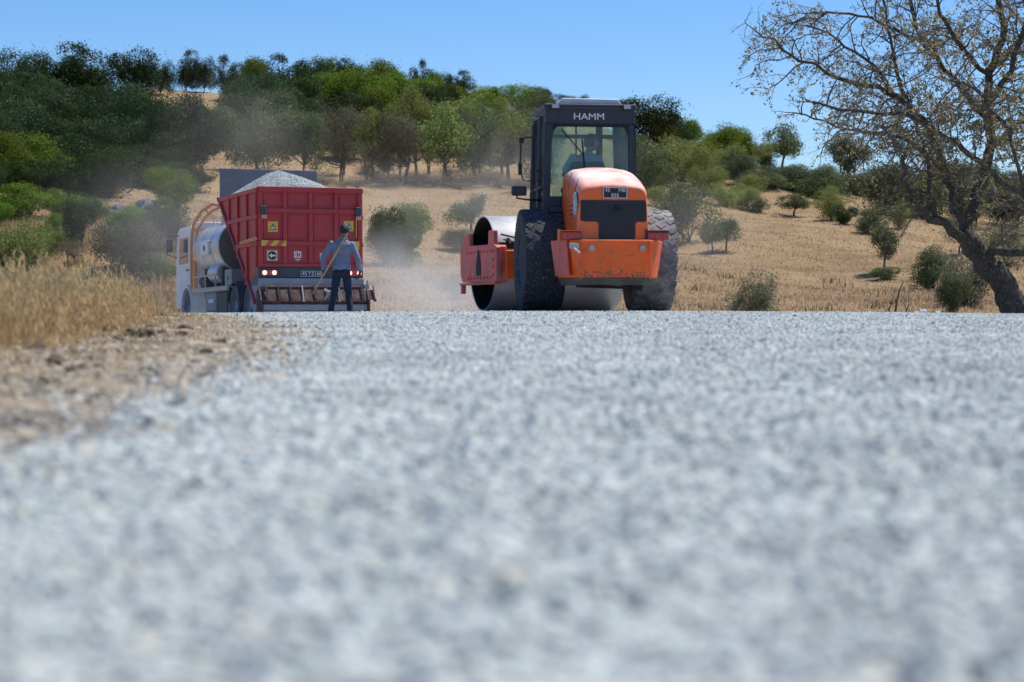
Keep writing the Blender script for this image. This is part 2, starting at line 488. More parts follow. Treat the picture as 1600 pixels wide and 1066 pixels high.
def gravel(name, pts, sizes, mat, flat=0.65, parent=None, variants=5):
    me = bpy.data.meshes.new(name)
    me.vertices.add(len(pts)); me.vertices.foreach_set('co', np.asarray(pts, dtype=np.float32).ravel())
    a = me.attributes.new('stone_size', 'FLOAT', 'POINT'); a.data.foreach_set('value', np.asarray(sizes, dtype=np.float32))
    o = link_mesh(name, me, parent)
    ng = bpy.data.node_groups.new(name, 'GeometryNodeTree')
    ng.interface.new_socket('Geometry', in_out='INPUT', socket_type='NodeSocketGeometry')
    ng.interface.new_socket('Geometry', in_out='OUTPUT', socket_type='NodeSocketGeometry')
    N, L = ng.nodes, ng.links
    gi = N.new('NodeGroupInput'); go = N.new('NodeGroupOutput')
    iop = N.new('GeometryNodeInstanceOnPoints')
    g2i = N.new('GeometryNodeGeometryToInstance')
    for k in range(variants):
        ico = N.new('GeometryNodeMeshIcoSphere'); ico.inputs['Radius'].default_value = 0.5; ico.inputs['Subdivisions'].default_value = 2
        sp = N.new('GeometryNodeSetPosition')
        nz = N.new('ShaderNodeTexNoise'); nz.noise_dimensions = '4D'; nz.inputs['W'].default_value = 3.7 * k + 1
        nz.inputs['Scale'].default_value = 1.6; nz.inputs['Detail'].default_value = 1
        sub = N.new('ShaderNodeVectorMath'); sub.operation = 'SUBTRACT'; sub.inputs[1].default_value = (0.5, 0.5, 0.5)
        mul = N.new('ShaderNodeVectorMath'); mul.operation = 'MULTIPLY'; mul.inputs[1].default_value = (1.3, 1.3, 1.3)
        L.new(nz.outputs['Color'], sub.inputs[0]); L.new(sub.outputs[0], mul.inputs[0])
        L.new(ico.outputs[0], sp.inputs['Geometry']); L.new(mul.outputs[0], sp.inputs['Offset'])
        sm = N.new('GeometryNodeSetMaterial'); sm.inputs['Material'].default_value = mat
        L.new(sp.outputs[0], sm.inputs[0])
        ss = N.new('GeometryNodeSetShadeSmooth'); ss.inputs['Shade Smooth'].default_value = False
        L.new(sm.outputs[0], ss.inputs[0]); L.new(ss.outputs[0], g2i.inputs[0])
    L.new(gi.outputs[0], iop.inputs['Points']); L.new(g2i.outputs[0], iop.inputs['Instance'])
    iop.inputs['Pick Instance'].default_value = True
    ri = N.new('FunctionNodeRandomValue'); ri.data_type = 'INT'; ri.inputs[4].default_value = 0; ri.inputs[5].default_value = variants - 1
    L.new(ri.outputs[2], iop.inputs['Instance Index'])
    rr = N.new('FunctionNodeRandomValue'); rr.data_type = 'FLOAT_VECTOR'; rr.inputs[0].default_value = (-0.6, -0.6, 0); rr.inputs[1].default_value = (0.6, 0.6, 6.283)
    rr.inputs['Seed'].default_value = 5
    L.new(rr.outputs[0], iop.inputs['Rotation'])
    na = N.new('GeometryNodeInputNamedAttribute'); na.data_type = 'FLOAT'; na.inputs[0].default_value = 'stone_size'
    rs = N.new('FunctionNodeRandomValue'); rs.data_type = 'FLOAT_VECTOR'; rs.inputs[0].default_value = (0.8, 0.8, flat * 0.75); rs.inputs[1].default_value = (1.2, 1.2, flat * 1.25)
    vm = N.new('ShaderNodeVectorMath'); vm.operation = 'SCALE'
    L.new(rs.outputs[0], vm.inputs[0]); L.new(na.outputs['Attribute'], vm.inputs['Scale']); L.new(vm.outputs[0], iop.inputs['Scale'])
    L.new(iop.outputs[0], go.inputs[0])
    md = o.modifiers.new('stones', 'NODES'); md.node_group = ng
    return o

def scatter_road(n_fn, y0, y1, dens, xpad, s0, s1, seed):
    rs = np.random.default_rng(seed)
    # uniform points in the wedge the lens sees, with a margin at either side
    wmax = 0.27 * y1 + xpad
    n = int(dens * (y1 - y0) * 2 * wmax)
    x = rs.uniform(-wmax, wmax, n); y = rs.uniform(y0, y1, n)
    keep = (np.abs(x) < 0.27 * y + xpad)
    x, y = x[keep], y[keep]
    edge = rs.normal(0, 0.045, len(x)) + 0.1 * np.sin(y * 2.1) * np.sin(y * 0.77 + 1)
    keep = (x > road_left(y) + edge) & (x < road_right(y) + edge)
    x, y = x[keep], y[keep]
    s = rs.uniform(s0, s1, len(x)) * rs.choice([1, 1, 1, 0.7, 1.25], len(x))
    z = gz(x, y) + 0.004 + s * 0.12
    return np.stack([x, y, z], 1), s
A, sa = scatter_road(None, 1.2, 6, 3000, 1.8, 0.016, 0.036, 1)
B, sb = scatter_road(None, 6, 14, 2500, 1.6, 0.015, 0.031, 2)
C_, sc_ = scatter_road(None, 14, 33, 1500, 1.4, 0.018, 0.034, 3)
g = gravel('gravel', np.concatenate([A, B, C_]), np.concatenate([sa, sb, sc_]), M_CHIP)
tag(g, 'pale blue grey stone chippings spread loose over the whole road', 'gravel', kind='stuff')
print('chips', len(A), len(B), len(C_))
# darker, larger stones among the chippings
rs = np.random.default_rng(11)
n = 520
y = 5 + 26 * rs.random(n) ** 0.7; x = rs.uniform(-1, 1, n) * (0.27 * y + 0.5)
k = (x > road_left(y) + 0.05) & (x < road_right(y)); x, y = x[k], y[k]
s = rs.uniform(0.016, 0.034, len(x)) * (0.7 + y / 40)
g = gravel('dark_stones', np.stack([x, y, gz(x, y) + 0.006 + s * 0.25], 1), s, M_DARKSTONE)
tag(g, 'scattered darker stones among the pale chippings of the road', 'stones', kind='stuff')
# tan pebbles and clods on the verge
n = 85000
y = 2.0 + 31 * rs.random(n) ** 0.9; u = rs.random(n) ** 0.75
xa, xb = grass_edge(y) - 1.5, road_left(y) + 0.25
x = xa * (1 - u) + xb * u
s = rs.uniform(0.008, 0.024, n) * rs.choice([1, 1, 1, 1, 1.5, 2.2], n)
g = gravel('verge_pebbles', np.stack([x, y, gz(x, y) + s * 0.15], 1), s, M_TAN)
tag(g, 'small tan and grey pebbles strewn on the sandy verge', 'pebbles', kind='stuff')
n = 1500
y = 3.0 + 29 * rs.random(n); x = road_left(y) - np.abs(rs.normal(0, 0.16, n)) * (1 + y * 0.06)
s = rs.uniform(0.018, 0.034, n)
g = gravel('stray_chippings', np.stack([x, y, gz(x, y) + s * 0.25], 1), s, M_CHIP)
tag(g, 'stray grey chippings spilled from the road onto the sandy verge', 'gravel', kind='stuff')

# single clods and stones one can pick out on the verge
M_CLOD = pbr('earth_clod', (0.17, 0.13, 0.09), 0.95, var=0.3, bump=0.8, bscale=30)
M_ROCK = pbr('grey_rock', (0.20, 0.20, 0.205), 0.9, var=0.45, bump=1.0, bscale=5, col2=(0.09, 0.09, 0.095), c2amt=0.6)
def rock_mesh(name, seed, mat, amp=0.35, sub=2):
    bm = bmesh.new(); bmesh.ops.create_icosphere(bm, subdivisions=sub, radius=0.5)
    for v in bm.verts:
        p = v.co * 2.2 + Vector((seed * 7.1, seed * 3.3, 0))
        v.co *= 1 + amp * mnoise.noise(p) * 1.6 + 0.12 * mnoise.noise(p * 3)
        v.co.z *= 0.7
    me = bpy.data.meshes.new(name); bm.to_mesh(me); bm.free(); me.materials.append(mat)
    for p in me.polygons: p.use_smooth = False
    return me
clod_meshes = [rock_mesh('clod', i, M_CLOD) for i in range(4)]
CLODS = [(290, 520, .13, 'upright dark clod of earth at the foot of the dry grass'),
 (90, 574, .10, 'dark clod alone on the pale sand, well in front of the grass'),
 (112, 586, .06, 'small dark clod just beside the larger clod on the pale sand'),
 (70, 605, .06, 'small grey brown stone lying nearest the camera on the sandy verge'),
 (135, 578, .06, 'small flat stone on the sand, to the right of the lone dark clod'),
 (172, 522, .12, 'flat brown clod at the grass edge, first from the left'),
 (55, 552, .10, 'brown clod at the left edge of the grass foot'),
 (205, 529, .12, 'wide brown clod in the heap below the grass'),
 (232, 531, .15, 'largest pale topped clod in the middle of the clod heap'),
 (258, 500, .12, 'dark slanting clod on the brow of the verge beside the truck wheels'),
 (238, 518, .10, 'rounded clod behind the heap of clods on the verge'),
 (282, 528, .09, 'small brown clod at the right end of the clod heap'),
 (318, 555, .07, 'small dark stone on bare sand halfway to the chippings'),
 (345, 541, .07, 'small dark stone close to the green tinged patch of verge'),
 (185, 536, .09, 'low brown clod at the near side of the clod heap'),
 (255, 524, .08, 'small angular clod resting between two bigger clods')]
def road_hit(px, py):
    dx, dy, dz = ray(px, py); ys_ = np.arange(2, 30, 0.05)
    g_ = gz(dx / dy * ys_, ys_); z_ = EYE + dz / dy * ys_
    i = int(np.argmax(g_ >= z_)) if (g_ >= z_).any() else int(np.argmin(z_ - g_))
    return float(dx / dy * ys_[i]), float(ys_[i]), float(g_[i])
for i, (px, py, sz, lab) in enumerate(CLODS):
    x, y, z = road_hit(px, py)
    o = link_mesh('clod', clod_meshes[i % 4]); o.location = (x, y, z + sz * 0.22)
    o.scale = (sz * random.uniform(.9, 1.4), sz, sz * random.uniform(.8, 1.1)); o.rotation_euler = (random.uniform(-.4, .4), random.uniform(-.4, .4), random.uniform(0, 6))
    tag(o, lab, 'earth clod', 'clods and stones on the sandy verge')
# grey outcrop on the bank, left
rock_meshes = [rock_mesh('rock', 20 + i, M_ROCK, 0.9, 3) for i in range(3)]
for i, (px, py, w, lab) in enumerate([(196, 348, 50, 'grey weathered outcrop on the bank left of the dark green bush, largest'),
    (222, 330, 28, 'smaller grey boulder at the upper right of the outcrop'),
    (175, 344, 26, 'grey boulder at the left end of the outcrop'),
    (208, 358, 30, 'low grey slab at the foot of the outcrop')]):
    x, y, z = hit(px, py); s = w / FPX * y
    o = link_mesh('boulder', rock_meshes[i % 3]); o.location = (x, y, z + .1 * s); o.scale = (s, s * .8, s * 1.0); o.rotation_euler = (0, 0, i * 1.3)
    tag(o, lab, 'rock', 'grey rocks on the left bank')
# pale scraps at the far right edge of the road
M_WHITE_STONE = pbr('white_limestone', (0.75, 0.72, 0.68), 0.9, var=0.1, bump=0.3)
wm = rock_mesh('rock', 33, M_WHITE_STONE)
for px, dy_, s, lab in [(1442, 27.6, .085, 'white stone standing at the road edge left of the big tree'), (1465, 27.8, .06, 'flat pale stone right of the white stone'), (1432, 27.4, .05, 'small white chip beside the white stone')]:
    x = (px - 800) / FPX * dy_
    o = link_mesh('white_stone', wm); o.location = (x, dy_, gz1(x, dy_) + s * .45); o.scale = (s * 1.2, s, s * 1.3)
    tag(o, lab, 'stone', 'pale stones at the right road edge')
# ------------------------------------------------------------------ vehicle materials
ORANGE = pbr('orange_paint', (0.92, 0.135, 0.014), 0.35, var=0.08, scale=3, dust=1.9, dustcol=(0.84, 0.76, 0.68), coat=0.3, dscale=1.2, uplo=-0.30)  # near-white film on upward faces: dust plus sun glare painted into the colour
ORANGE_WORN = pbr('worn_orange_paint', (0.92, 0.125, 0.012), 0.45, var=0.12, scale=3, dust=0.14, dustcol=(0.44, 0.28, 0.18), col2=(0.26, 0.13, 0.07), c2amt=0.20, bump=0.25, bscale=14)
FADED_RED = pbr('faded_red_paint', (0.66, 0.10, 0.08), 0.7, var=0.2, scale=5, dust=0.5, dustcol=(0.46, 0.38, 0.33), col2=(0.24, 0.20, 0.17), c2amt=0.3, bump=0.3, bscale=18)
CAB_DARK = pbr('dark_cab_paint', (0.014, 0.020, 0.036), 0.4, var=0.15, dust=0.25, dustcol=(0.12, 0.14, 0.17))
BLACK = pbr('black_plastic', (0.018, 0.02, 0.026), 0.45, var=0.2, dust=0.25, dustcol=(0.12, 0.12, 0.13))
BLACKM = pbr('matt_black', (0.012, 0.012, 0.014), 0.8)
RUBBER = pbr('dusty_rubber', (0.045, 0.050, 0.058), 0.85, var=0.35, scale=7, dust=1.4, uplo=.75, dustcol=(0.30, 0.30, 0.30), bump=0.5, bscale=30, dscale=5)
RUBBER_MUD = pbr('rubber_caked_with_chips', (0.022, 0.026, 0.036), 0.85, var=0.4, scale=14, dust=0.35, dustcol=(0.19, 0.195, 0.205), bump=1.0, bscale=40, col2=(0.26, 0.265, 0.28), c2amt=0.16, dscale=12)
RIMM = pbr('dusty_rim', (0.10, 0.11, 0.13), 0.7, dust=0.5, dustcol=(0.22, 0.22, 0.22))
STEEL = pbr('drum_steel', (0.40, 0.41, 0.43), 0.42, metal=0.45, var=0.15, scale=2, dust=0.5, dustcol=(0.62, 0.60, 0.57), dscale=4, uplo=-.25)
ROOFW = pbr('roof_white', (0.55, 0.57, 0.58), 0.5, dust=0.3)
GALV = pbr('plain_metal', (0.45, 0.45, 0.45), 0.45, metal=0.5, dust=0.3)
GLASS = glass_mat('cab_glass', (0.82, 0.93, 0.90))
LAMP_RED = pbr('red_lamp', (0.42, 0.012, 0.012), 0.2, var=0.05, coat=0.6)
LAMP_LIT = pbr('lit_lamp', (0.9, 0.35, 0.25), 0.3, emit=(1.0, 0.52, 0.42), estr=1.6)
WHITEP = pbr('white_print', (0.75, 0.76, 0.78), 0.5, var=0.03)
YELLOWP = pbr('yellow_print', (0.75, 0.50, 0.05), 0.5, var=0.05, dust=0.2)
REDP = pbr('red_print', (0.62, 0.08, 0.06), 0.5, var=0.05, dust=0.2)
BLACKP = pbr('black_print', (0.015, 0.015, 0.02), 0.5)
TEAL = pbr('pale_blue_print', (0.30, 0.52, 0.60), 0.5, var=0.1)
SEATM = pbr('seat_cloth', (0.02, 0.022, 0.028), 0.9)

def text(body, size, mat, parent, loc, rot=(R(90), 0, 0), ext=0.003, name='lettering', bold=0.0, sx=1.0):
    cu = bpy.data.curves.new(name, 'FONT'); cu.body = body; cu.size = size; cu.extrude = ext
    cu.align_x = 'CENTER'; cu.align_y = 'CENTER'; cu.offset = bold; cu.materials.append(mat)
    o = bpy.data.objects.new(name, cu); COL.objects.link(o); o.parent = parent
    o.location = loc; o.rotation_euler = rot; o.scale = (sx, 1, 1)
    return o

# ------------------------------------------------------------------ the soil compactor
RY = 28.8
rx = 1.19
YAW = R(7)
roller = empty('road_roller', (rx, RY, gz1(rx, RY) + 0.012), YAW,
               'orange single drum road roller with dark cab working on the gravel road', 'road roller')

def tyre(side, mat):
    cx = side * 0.80; rr, w = 0.74, 0.30
    prof = [(0.36, -.22), (0.40, -.27), (0.50, -.295), (0.60, -w), (0.68, -.285), (0.722, -.235), (0.735, -.12), (0.74, 0), (0.735, .12), (0.722, .235), (0.68, .285), (0.60, w), (0.50, .295), (0.40, .27), (0.36, .22)]
    mb = MB(); mb.lathe(prof, 'x', (cx, 0, rr), 56)
    o = mb.build('tyre', mat, roller, angle=60)
    tr = MB()
    N_ = 26
    for row, x0 in enumerate((-.21, -.07, .07, .21)):
        for k in range(N_):
            an = 2 * math.pi * (k + (0.5 if row % 2 else 0)) / N_
            r0 = 0.742 if abs(x0) < .1 else 0.73
            # lozenge shaped lug
            hx, ha = .078, math.pi / N_ * 0.84
            pts = []
            for (dx, da) in ((-hx, 0), (0, ha), (hx, 0), (0, -ha)):
                pts.append((dx, da))
            vs = []
            for rad, sc in ((r0 - .02, 1.08), (r0 + .008, 0.86)):
                for dx, da in pts:
                    vs.append((cx + x0 + dx * sc, rad * math.cos(an + da * sc), rr + rad * math.sin(an + da * sc)))
            tr.add(vs, [(4, 5, 6, 7), (0, 1, 5, 4), (1, 2, 6, 5), (2, 3, 7, 6), (3, 0, 4, 7)])
        if abs(x0) > .1:
            for k in range(N_):
                an = 2 * math.pi * (k + (0.0 if row % 2 else 0.5)) / N_
                sx = 1 if x0 > 0 else -1
                tr.box((cx + sx * .255, .705 * math.cos(an), rr + .705 * math.sin(an)), (.06, .035, .09), rot=(an, 0, 0))
    t = tr.build('tread', mat, o, bevel=.004, seg=1)
    # rim
    rm = MB(); rm.lathe([(0.37, side * .25), (0.35, side * .20), (0.33, side * .08), (0.20, side * .04), (0.17, side * .12), (0.10, side * .13), (0.0, side * .13)], 'x', (cx, 0, rr), 32)
    rm.lathe([(0.37, -side * .25), (0.33, -side * .1), (0.0, -side * .08)], 'x', (cx, 0, rr), 32)
    r_ = rm.build('rim', RIMM, o)
    nt = MB()
    for k in range(10):
        an = 2 * math.pi * k / 10
        nt.tube([(cx + side * .05, .25 * math.cos(an), rr + .25 * math.sin(an)), (cx + side * .085, .25 * math.cos(an), rr + .25 * math.sin(an))], .016, 6)
    nt.build('wheel_nuts', GALV, o)
    return o
tyre(-1, RUBBER_MUD); tyre(1, RUBBER)
mb = MB(); mb.tube([(-.6, 0, .74), (.6, 0, .74)], .13, 16); mb.b(-.22, .22, -.2, .2, .52, .92)
mb.build('axle', BLACKM, roller, bevel=.01)

# rear frame and counterweight
mb = MB(); mb.b(-.46, .46, -1.25, 1.15, .62, 1.02); mb.b(-.30, .30, .9, 1.35, .55, .95)
mb.build('chassis', ORANGE_WORN, roller, bevel=.01)
Yr = -1.78
plan = [(-.78, -1.12), (-.60, -1.66), (-.47, Yr), (.47, Yr), (.60, -1.66), (.78, -1.12)]
lows = [(-.70, -1.14), (-.53, -1.60), (-.43, Yr + .10), (.43, Yr + .10), (.53, -1.60), (.70, -1.14)]
def loft(mb, a, za, b_, zb):
    n = len(a)
    vs = [(x, y, za) for x, y in a] + [(x, y, zb) for x, y in b_]
    fs = [tuple(range(n))[::-1], tuple(range(n, 2 * n))] + [(i, (i + 1) % n, n + (i + 1) % n, n + i) for i in range(n)]
    return mb.add(vs, fs)
mb = MB(); loft(mb, lows, .47, plan, .985)
cw = mb.build('counterweight', ORANGE_WORN, roller, bevel=.018, seg=3)
GRIME = pbr('caked_grime', (0.20, 0.13, 0.085), 0.95, var=.4, scale=9, bump=.8, bscale=30)
rg_ = np.random.default_rng(5)
mb = MB()
for k in range(90):
    t_ = rg_.random(); x = -.42 + .84 * t_; z = .48 + abs(rg_.normal(0, .05)); yy = Yr + .10 - (z - .47) * .19
    mb.ball((x, yy, z), (rg_.uniform(.006, .022), .004, rg_.uniform(.005, .014)), 7, 5)
mb.build('grime', GRIME, cw)['kind'] = 'stuff'
mb = MB(); loft(mb, [(x * .93, y + .05) for x, y in lows], .37, lows, .47)
mb.build('skid_plate', pbr('dirty_underside', (0.09, 0.085, 0.07), 0.9, var=.3, dust=.3), cw, bevel=.01)
for sx in (-.33, .37):
    mb = MB(); mb.tube([(sx, Yr - .025, .87), (sx, Yr + .01, .87)], .042, 14)
    mb.tube([(sx, Yr - .045, .87), (sx, Yr - .02, .87)], .024, 6)
    mb.build('bolt', GALV, cw)
for sx in (-.475, .475):
    mb = MB(); mb.box((sx, Yr - .004, .70), (.022, .03, .50)); mb.build('weld_rib', ORANGE_WORN, cw, bevel=.005)
mb = MB(); mb.add([(-.785, -1.14, .985), (-.64, -1.62, .985), (-.60, -1.60, .49), (-.72, -1.14, .50), (-.80, -1.14, .985), (-.655, -1.63, .985), (-.615, -1.61, .49), (-.735, -1.14, .50)],
                  [(0, 1, 2, 3), (7, 6, 5, 4), (0, 4, 5, 1), (1, 5, 6, 2), (2, 6, 7, 3), (3, 7, 4, 0)])
mb.build('corner_plate', FADED_RED, cw)
mb = MB(); mb.tube([(-.6, -1.70, .88), (-.57, -1.80, .86), (-.5, -1.82, .80)], .018, 6); mb.box((-.56, -1.74, .90), (.14, .05, .07))
mb.build('shackle', GALV, cw, bevel=.006)
mb = MB(); mb.tube([(-.5, -1.5, .36), (.1, -1.5, .34), (.45, -1.4, .36)], .022, 7); mb.b(.28, .42, -1.5, -1.4, .30, .38)
mb.build('brake_hose', BLACKM, roller)
# lamps on little brackets
for sx in (-1, 1):
    cxl = sx * .60 + .02
    mb = MB(); mb.b(cxl - .16, cxl + .14, -1.66, -1.56, .985, 1.10)
    lp = mb.build('tail_lamp', LAMP_RED if sx > 0 else LAMP_RED, roller, bevel=.012)
    mb = MB()
    for q in (-.10, -.01, .08): mb.b(cxl + q - .035, cxl + q + .035, -1.672, -1.655, 1.0, 1.085)
    mb.build('lens', LAMP_RED, lp, bevel=.008)
    mb = MB(); mb.b(cxl - .18, cxl - .165, -1.68, -1.50, .975, 1.13); mb.b(cxl - .165, cxl + .15, -1.68, -1.50, 1.104, 1.116)
    mb.build('lamp_guard', ORANGE_WORN if sx < 0 else BLACK, lp)

# engine hood: sections lofted from the rear to the cab, rounded shoulders
def hood_section(y, w, zt, zb, rsh, n=7, crown=0.03, taper=0.03):
    pts = [(-w - taper, zb), (-w - taper * .4, zb + (zt - zb) * .45)]
    for k in range(n + 1):
        a = math.pi - math.pi / 2 * k / n
        pts.append((-w + rsh + rsh * math.cos(a), zt - rsh - crown + rsh * math.sin(a)))
    pts.append((-w * .35, zt - crown * .25)); pts.append((0, zt))
    left = pts
    return [(x, y, z) for x, z in left] + [(-x, y, z) for x, z in reversed(left[:-1])]
secs = [(-1.595, .425, 1.67, 1.00, .10), (-1.60, .455, 1.715, 1.00, .12), (-1.57, .468, 1.755, 1.00, .13), (-1.50, .475, 1.80, 1.00, .14), (-1.2, .48, 1.90, 1.0, .15), (-.8, .485, 2.00, 1.0, .16), (-.4, .49, 2.06, 1.0, .17), (-.20, .49, 2.07, 1.0, .17)]
S = [hood_section(*s_) for s_ in secs]
mb = MB(); n = len(S[0])
vs = [p for s_ in S for p in s_]
fs = [(i * n + k, i * n + k + 1, (i + 1) * n + k + 1, (i + 1) * n + k) for i in range(len(S) - 1) for k in range(n - 1)]
fs += [tuple(range(n))[::-1], tuple(range((len(S) - 1) * n, len(S) * n))]
fs += [(i * n, (i + 1) * n, (i + 1) * n + n - 1, i * n + n - 1) for i in range(len(S) - 1)]
mb.add(vs, fs)
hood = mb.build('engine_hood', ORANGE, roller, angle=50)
mb = MB(); mb.tube([(-.492, -1.30, 1.02), (-.486, -1.30, 1.70), (-.44, -1.30, 1.84)], .004, 5); mb.tube([(-.49, -.75, 1.02), (-.486, -.75, 1.8), (-.44, -.75, 1.97)], .004, 5)
mb.build('panel_gap', BLACKM, hood)['kind'] = 'stuff'
for k in range(7):
    mb = MB(); mb.box((-.494, -.98, 1.12 + k * .06), (.012, .34, .018)); mb.build('louvre', BLACK, hood)
# grille: a wide upper field and a narrow lower one, recessed with slats
YG = -1.604
mb = MB()
poly = [(-.455, 1.52), (-.455, 1.255), (-.40, 1.235), (-.235, 1.235), (-.205, 1.205), (-.205, 1.015), (-.175, .99), (.275, .99), (.305, 1.015), (.305, 1.205), (.33, 1.235), (.43, 1.235), (.455, 1.255), (.455, 1.50), (.43, 1.53), (-.43, 1.53)]
mb.prism(poly, 'y', YG, YG + .03)
gr = mb.build('grille', BLACK, hood)
for k in range(8):
    z = 1.265 + k * .033
    m1 = MB(); m1.box((-.335, YG - .006, z), (.21, .012, .009)); m1.build('slat', BLACK, gr)
    if k < 8:
        m1 = MB(); m1.box((.385, YG - .006, z), (.12, .012, .009)); m1.build('slat', BLACK, gr)
for k in range(15):
    z = 1.02 + k * .033
    m1 = MB(); m1.box((.05, YG - .008, z), (.46, .014, .012)); m1.build('slat', BLACKM if k == 99 else BLACK, gr)
mb = MB(); mb.tube([(.05, YG - .02, 1.43), (.05, YG - .004, 1.43)], .05, 16); mb.build('latch', BLACKM, gr)
# licence plate
mb = MB(); mb.b(-.145, .185, -1.617, -1.607, 1.555, 1.705)
pl = mb.build('licence_plate', BLACKP, hood)
mb = MB()
for (a, b_, c, d) in ((-.145, .185, 1.697, 1.705), (-.145, .185, 1.555, 1.563), (-.145, -.137, 1.563, 1.697), (.177, .185, 1.563, 1.697)): mb.b(a, b_, -1.621, -1.6165, c, d)
mb.build('plate_border', WHITEP, pl)
text('45', .072, WHITEP, pl, (-.085, -1.619, 1.664)); text('MB', .072, WHITEP, pl, (.115, -1.619, 1.664)); text('035', .072, WHITEP, pl, (.02, -1.619, 1.594))
# round emblem on the left flank of the hood
mb = MB(); mb.tube([(-.492, -1.40, 1.49), (-.503, -1.40, 1.49)], .155, 36)
em = mb.build('emblem', TEAL, hood)
mb = MB()
n = 36
vs = []; fs = []
for r_ in (.150, .132):
    for k in range(n): vs.append((-.506, -1.40 + r_ * math.cos(2 * math.pi * k / n), 1.49 + r_ * math.sin(2 * math.pi * k / n)))
fs = [(k, (k + 1) % n, n + (k + 1) % n, n + k) for k in range(n)]
mb.add(vs, fs)
for q in range(4): mb.b(-.508, -.504, -1.40 - .07 + q * .04, -1.40 - .055 + q * .04, 1.43, 1.50 + (.05 if q % 2 else .02))
mb.b(-.508, -.504, -1.48, -1.32, 1.405, 1.42)
mb.build('emblem_print', WHITEP, em)

# cab
Y0, Y1 = -.12, 1.22
XB, XT = .685, .64      # half width low, high
ZB, ZT = 1.22, 2.86
def P_(x, y, z0, z1, w=.075, d=.08, xt=None):
    return [(x, y, z0), ((xt if xt is not None else x), y, z1)]
mb = MB()
for sx in (-1, 1):
    for yy in (Y0 + .04, Y1 - .04):
        mb.add([(sx * XB - sx * (0 if a else .085), yy + b_ * .04, ZB) for a in (0, 1) for b_ in (-1, 1)] + [(sx * XT - sx * (0 if a else .085), yy + b_ * .04, ZT) for a in (0, 1) for b_ in (-1, 1)],
               [(0, 1, 3, 2), (4, 6, 7, 5), (0, 2, 6, 4), (1, 5, 7, 3), (0, 4, 5, 1), (2, 3, 7, 6)])
mb.b(-XB + .02, XB - .02, Y0 + .03, Y1 - .03, ZB - .02, ZB + .03)
cab = mb.build('cab', CAB_DARK, roller, bevel=.01)
# rear wall: fascia above the window, thick side borders, low panel
mb = MB()
mb.prism([(-XT - .005, 2.70), (XT + .005, 2.70), (XT + .005, 2.93), (-XT - .005, 2.93)], 'y', Y0 - .035, Y0 + .02)
mb.prism([(-XB - .01, 1.20), (-XB + .09, 1.20), (-XT + .09, 2.70), (-XT - .005, 2.70)], 'y', Y0 - .035, Y0 - .001)
mb.prism([(XB - .09, 1.20), (XB + .01, 1.20), (XT + .005, 2.70), (XT - .09, 2.70)], 'y', Y0 - .035, Y0 - .001)
mb.prism([(-XB + .09, 1.20), (XB - .09, 1.20), (XB - .09, 1.66), (-XB + .09, 1.66)], 'y', Y0 - .034, Y0 - .002)
mb.build('rear_panel', CAB_DARK, cab, bevel=.012)
mb = MB(); mb.b(-.55, .55, Y0 - .028, Y0 - .018, 1.655, 2.705); mb.build('rear_window', GLASS, cab)
mb = MB(); mb.tube([(-.42, Y0 - .045, 2.62), (-.10, Y0 - .045, 2.25)], .008, 5); mb.tube([(-.12, Y0 - .042, 2.48), (-.08, Y0 - .042, 2.02)], .012, 5); mb.build('wiper', BLACKM, cab)
mb = MB()  # rubber seal and rounded corners of the window
for sx in (-1, 1):
    mb.prism([(sx * .55, 2.70), (sx * .40, 2.70), (sx * .47, 2.67), (sx * .52, 2.61), (sx * .55, 2.52)], 'y', Y0 - .033, Y0 - .029)
mb.b(-.54, .54, Y0 - .034, Y0 - .030, 2.655, 2.699)
mb.build('window_seal', BLACKM, cab)
text('HAMM', .135, WHITEP, cab, (-.02, Y0 - .038, 2.80), bold=0, sx=1.15)
mb = MB(); mb.b(-XT - .03, XT + .03, Y0 - .06, Y1 + .10, 2.90, 2.985); rf = mb.build('roof', CAB_DARK, cab, bevel=.025, seg=3)
mb = MB(); mb.prism([(-.47, 2.985), (.47, 2.985), (.41, 3.065), (-.40, 3.075)], 'y', Y0 + .02, Y1 - .1)
mb.build('roof_unit', ROOFW, rf, bevel=.02, seg=3)
for sx in (-.52, .52):
    mb = MB(); mb.b(sx - .06, sx + .06, Y0 - .14, Y0 - .06, 2.90, 2.975); mb.b(sx - .015, sx + .015, Y0 - .10, Y0 - .06, 2.975, 3.01)
    wl_ = mb.build('work_lamp', BLACK, rf, bevel=.01)
    mb = MB(); mb.b(sx - .05, sx + .05, Y0 - .146, Y0 - .141, 2.91, 2.965); mb.build('lens', GALV, wl_)
mb = MB(); mb.tube([(.53, Y0 + .2, 2.99), (.53, Y0 + .2, 3.05)], .07, 14); mb.build('beacon_foot', pbr('olive_cap', (.10, .11, .04), .8), rf)
# floor, lower body, dashboard
mb = MB(); mb.b(-.64, .64, Y0 - .0, Y1, 1.10, 1.22); mb.b(-.60, .60, Y0 + .1, Y1 - .1, .95, 1.10)
mb.b(-.645, -.625, Y0 + .08, Y0 + .62, 1.22, 1.75); mb.b(.625, .645, Y0 + .08, Y1 - .08, 1.22, 1.75)
mb.build('cab_floor', CAB_DARK, cab, bevel=.008)
mb = MB(); mb.b(-.60, .60, Y1 - .05, Y1 - .02, 1.22, 1.62); mb.box((0.05, Y1 - .32, 1.62), (.55, .16, .30)); mb.tube([(0.05, Y1 - .42, 1.25), (.05, Y1 - .45, 1.70)], .05, 10)
mb.build('dashboard', BLACK, cab, bevel=.02)
mb = MB()
n = 20
ring = [(.05 + .19 * math.cos(2 * math.pi * k / n), Y1 - .48 + .08 * math.sin(2 * math.pi * k / n), 1.80 + .17 * math.sin(2 * math.pi * k / n)) for k in range(n + 1)]
mb.tube(ring, .016, 6); mb.tube([ring[0], ring[10]], .014, 5)
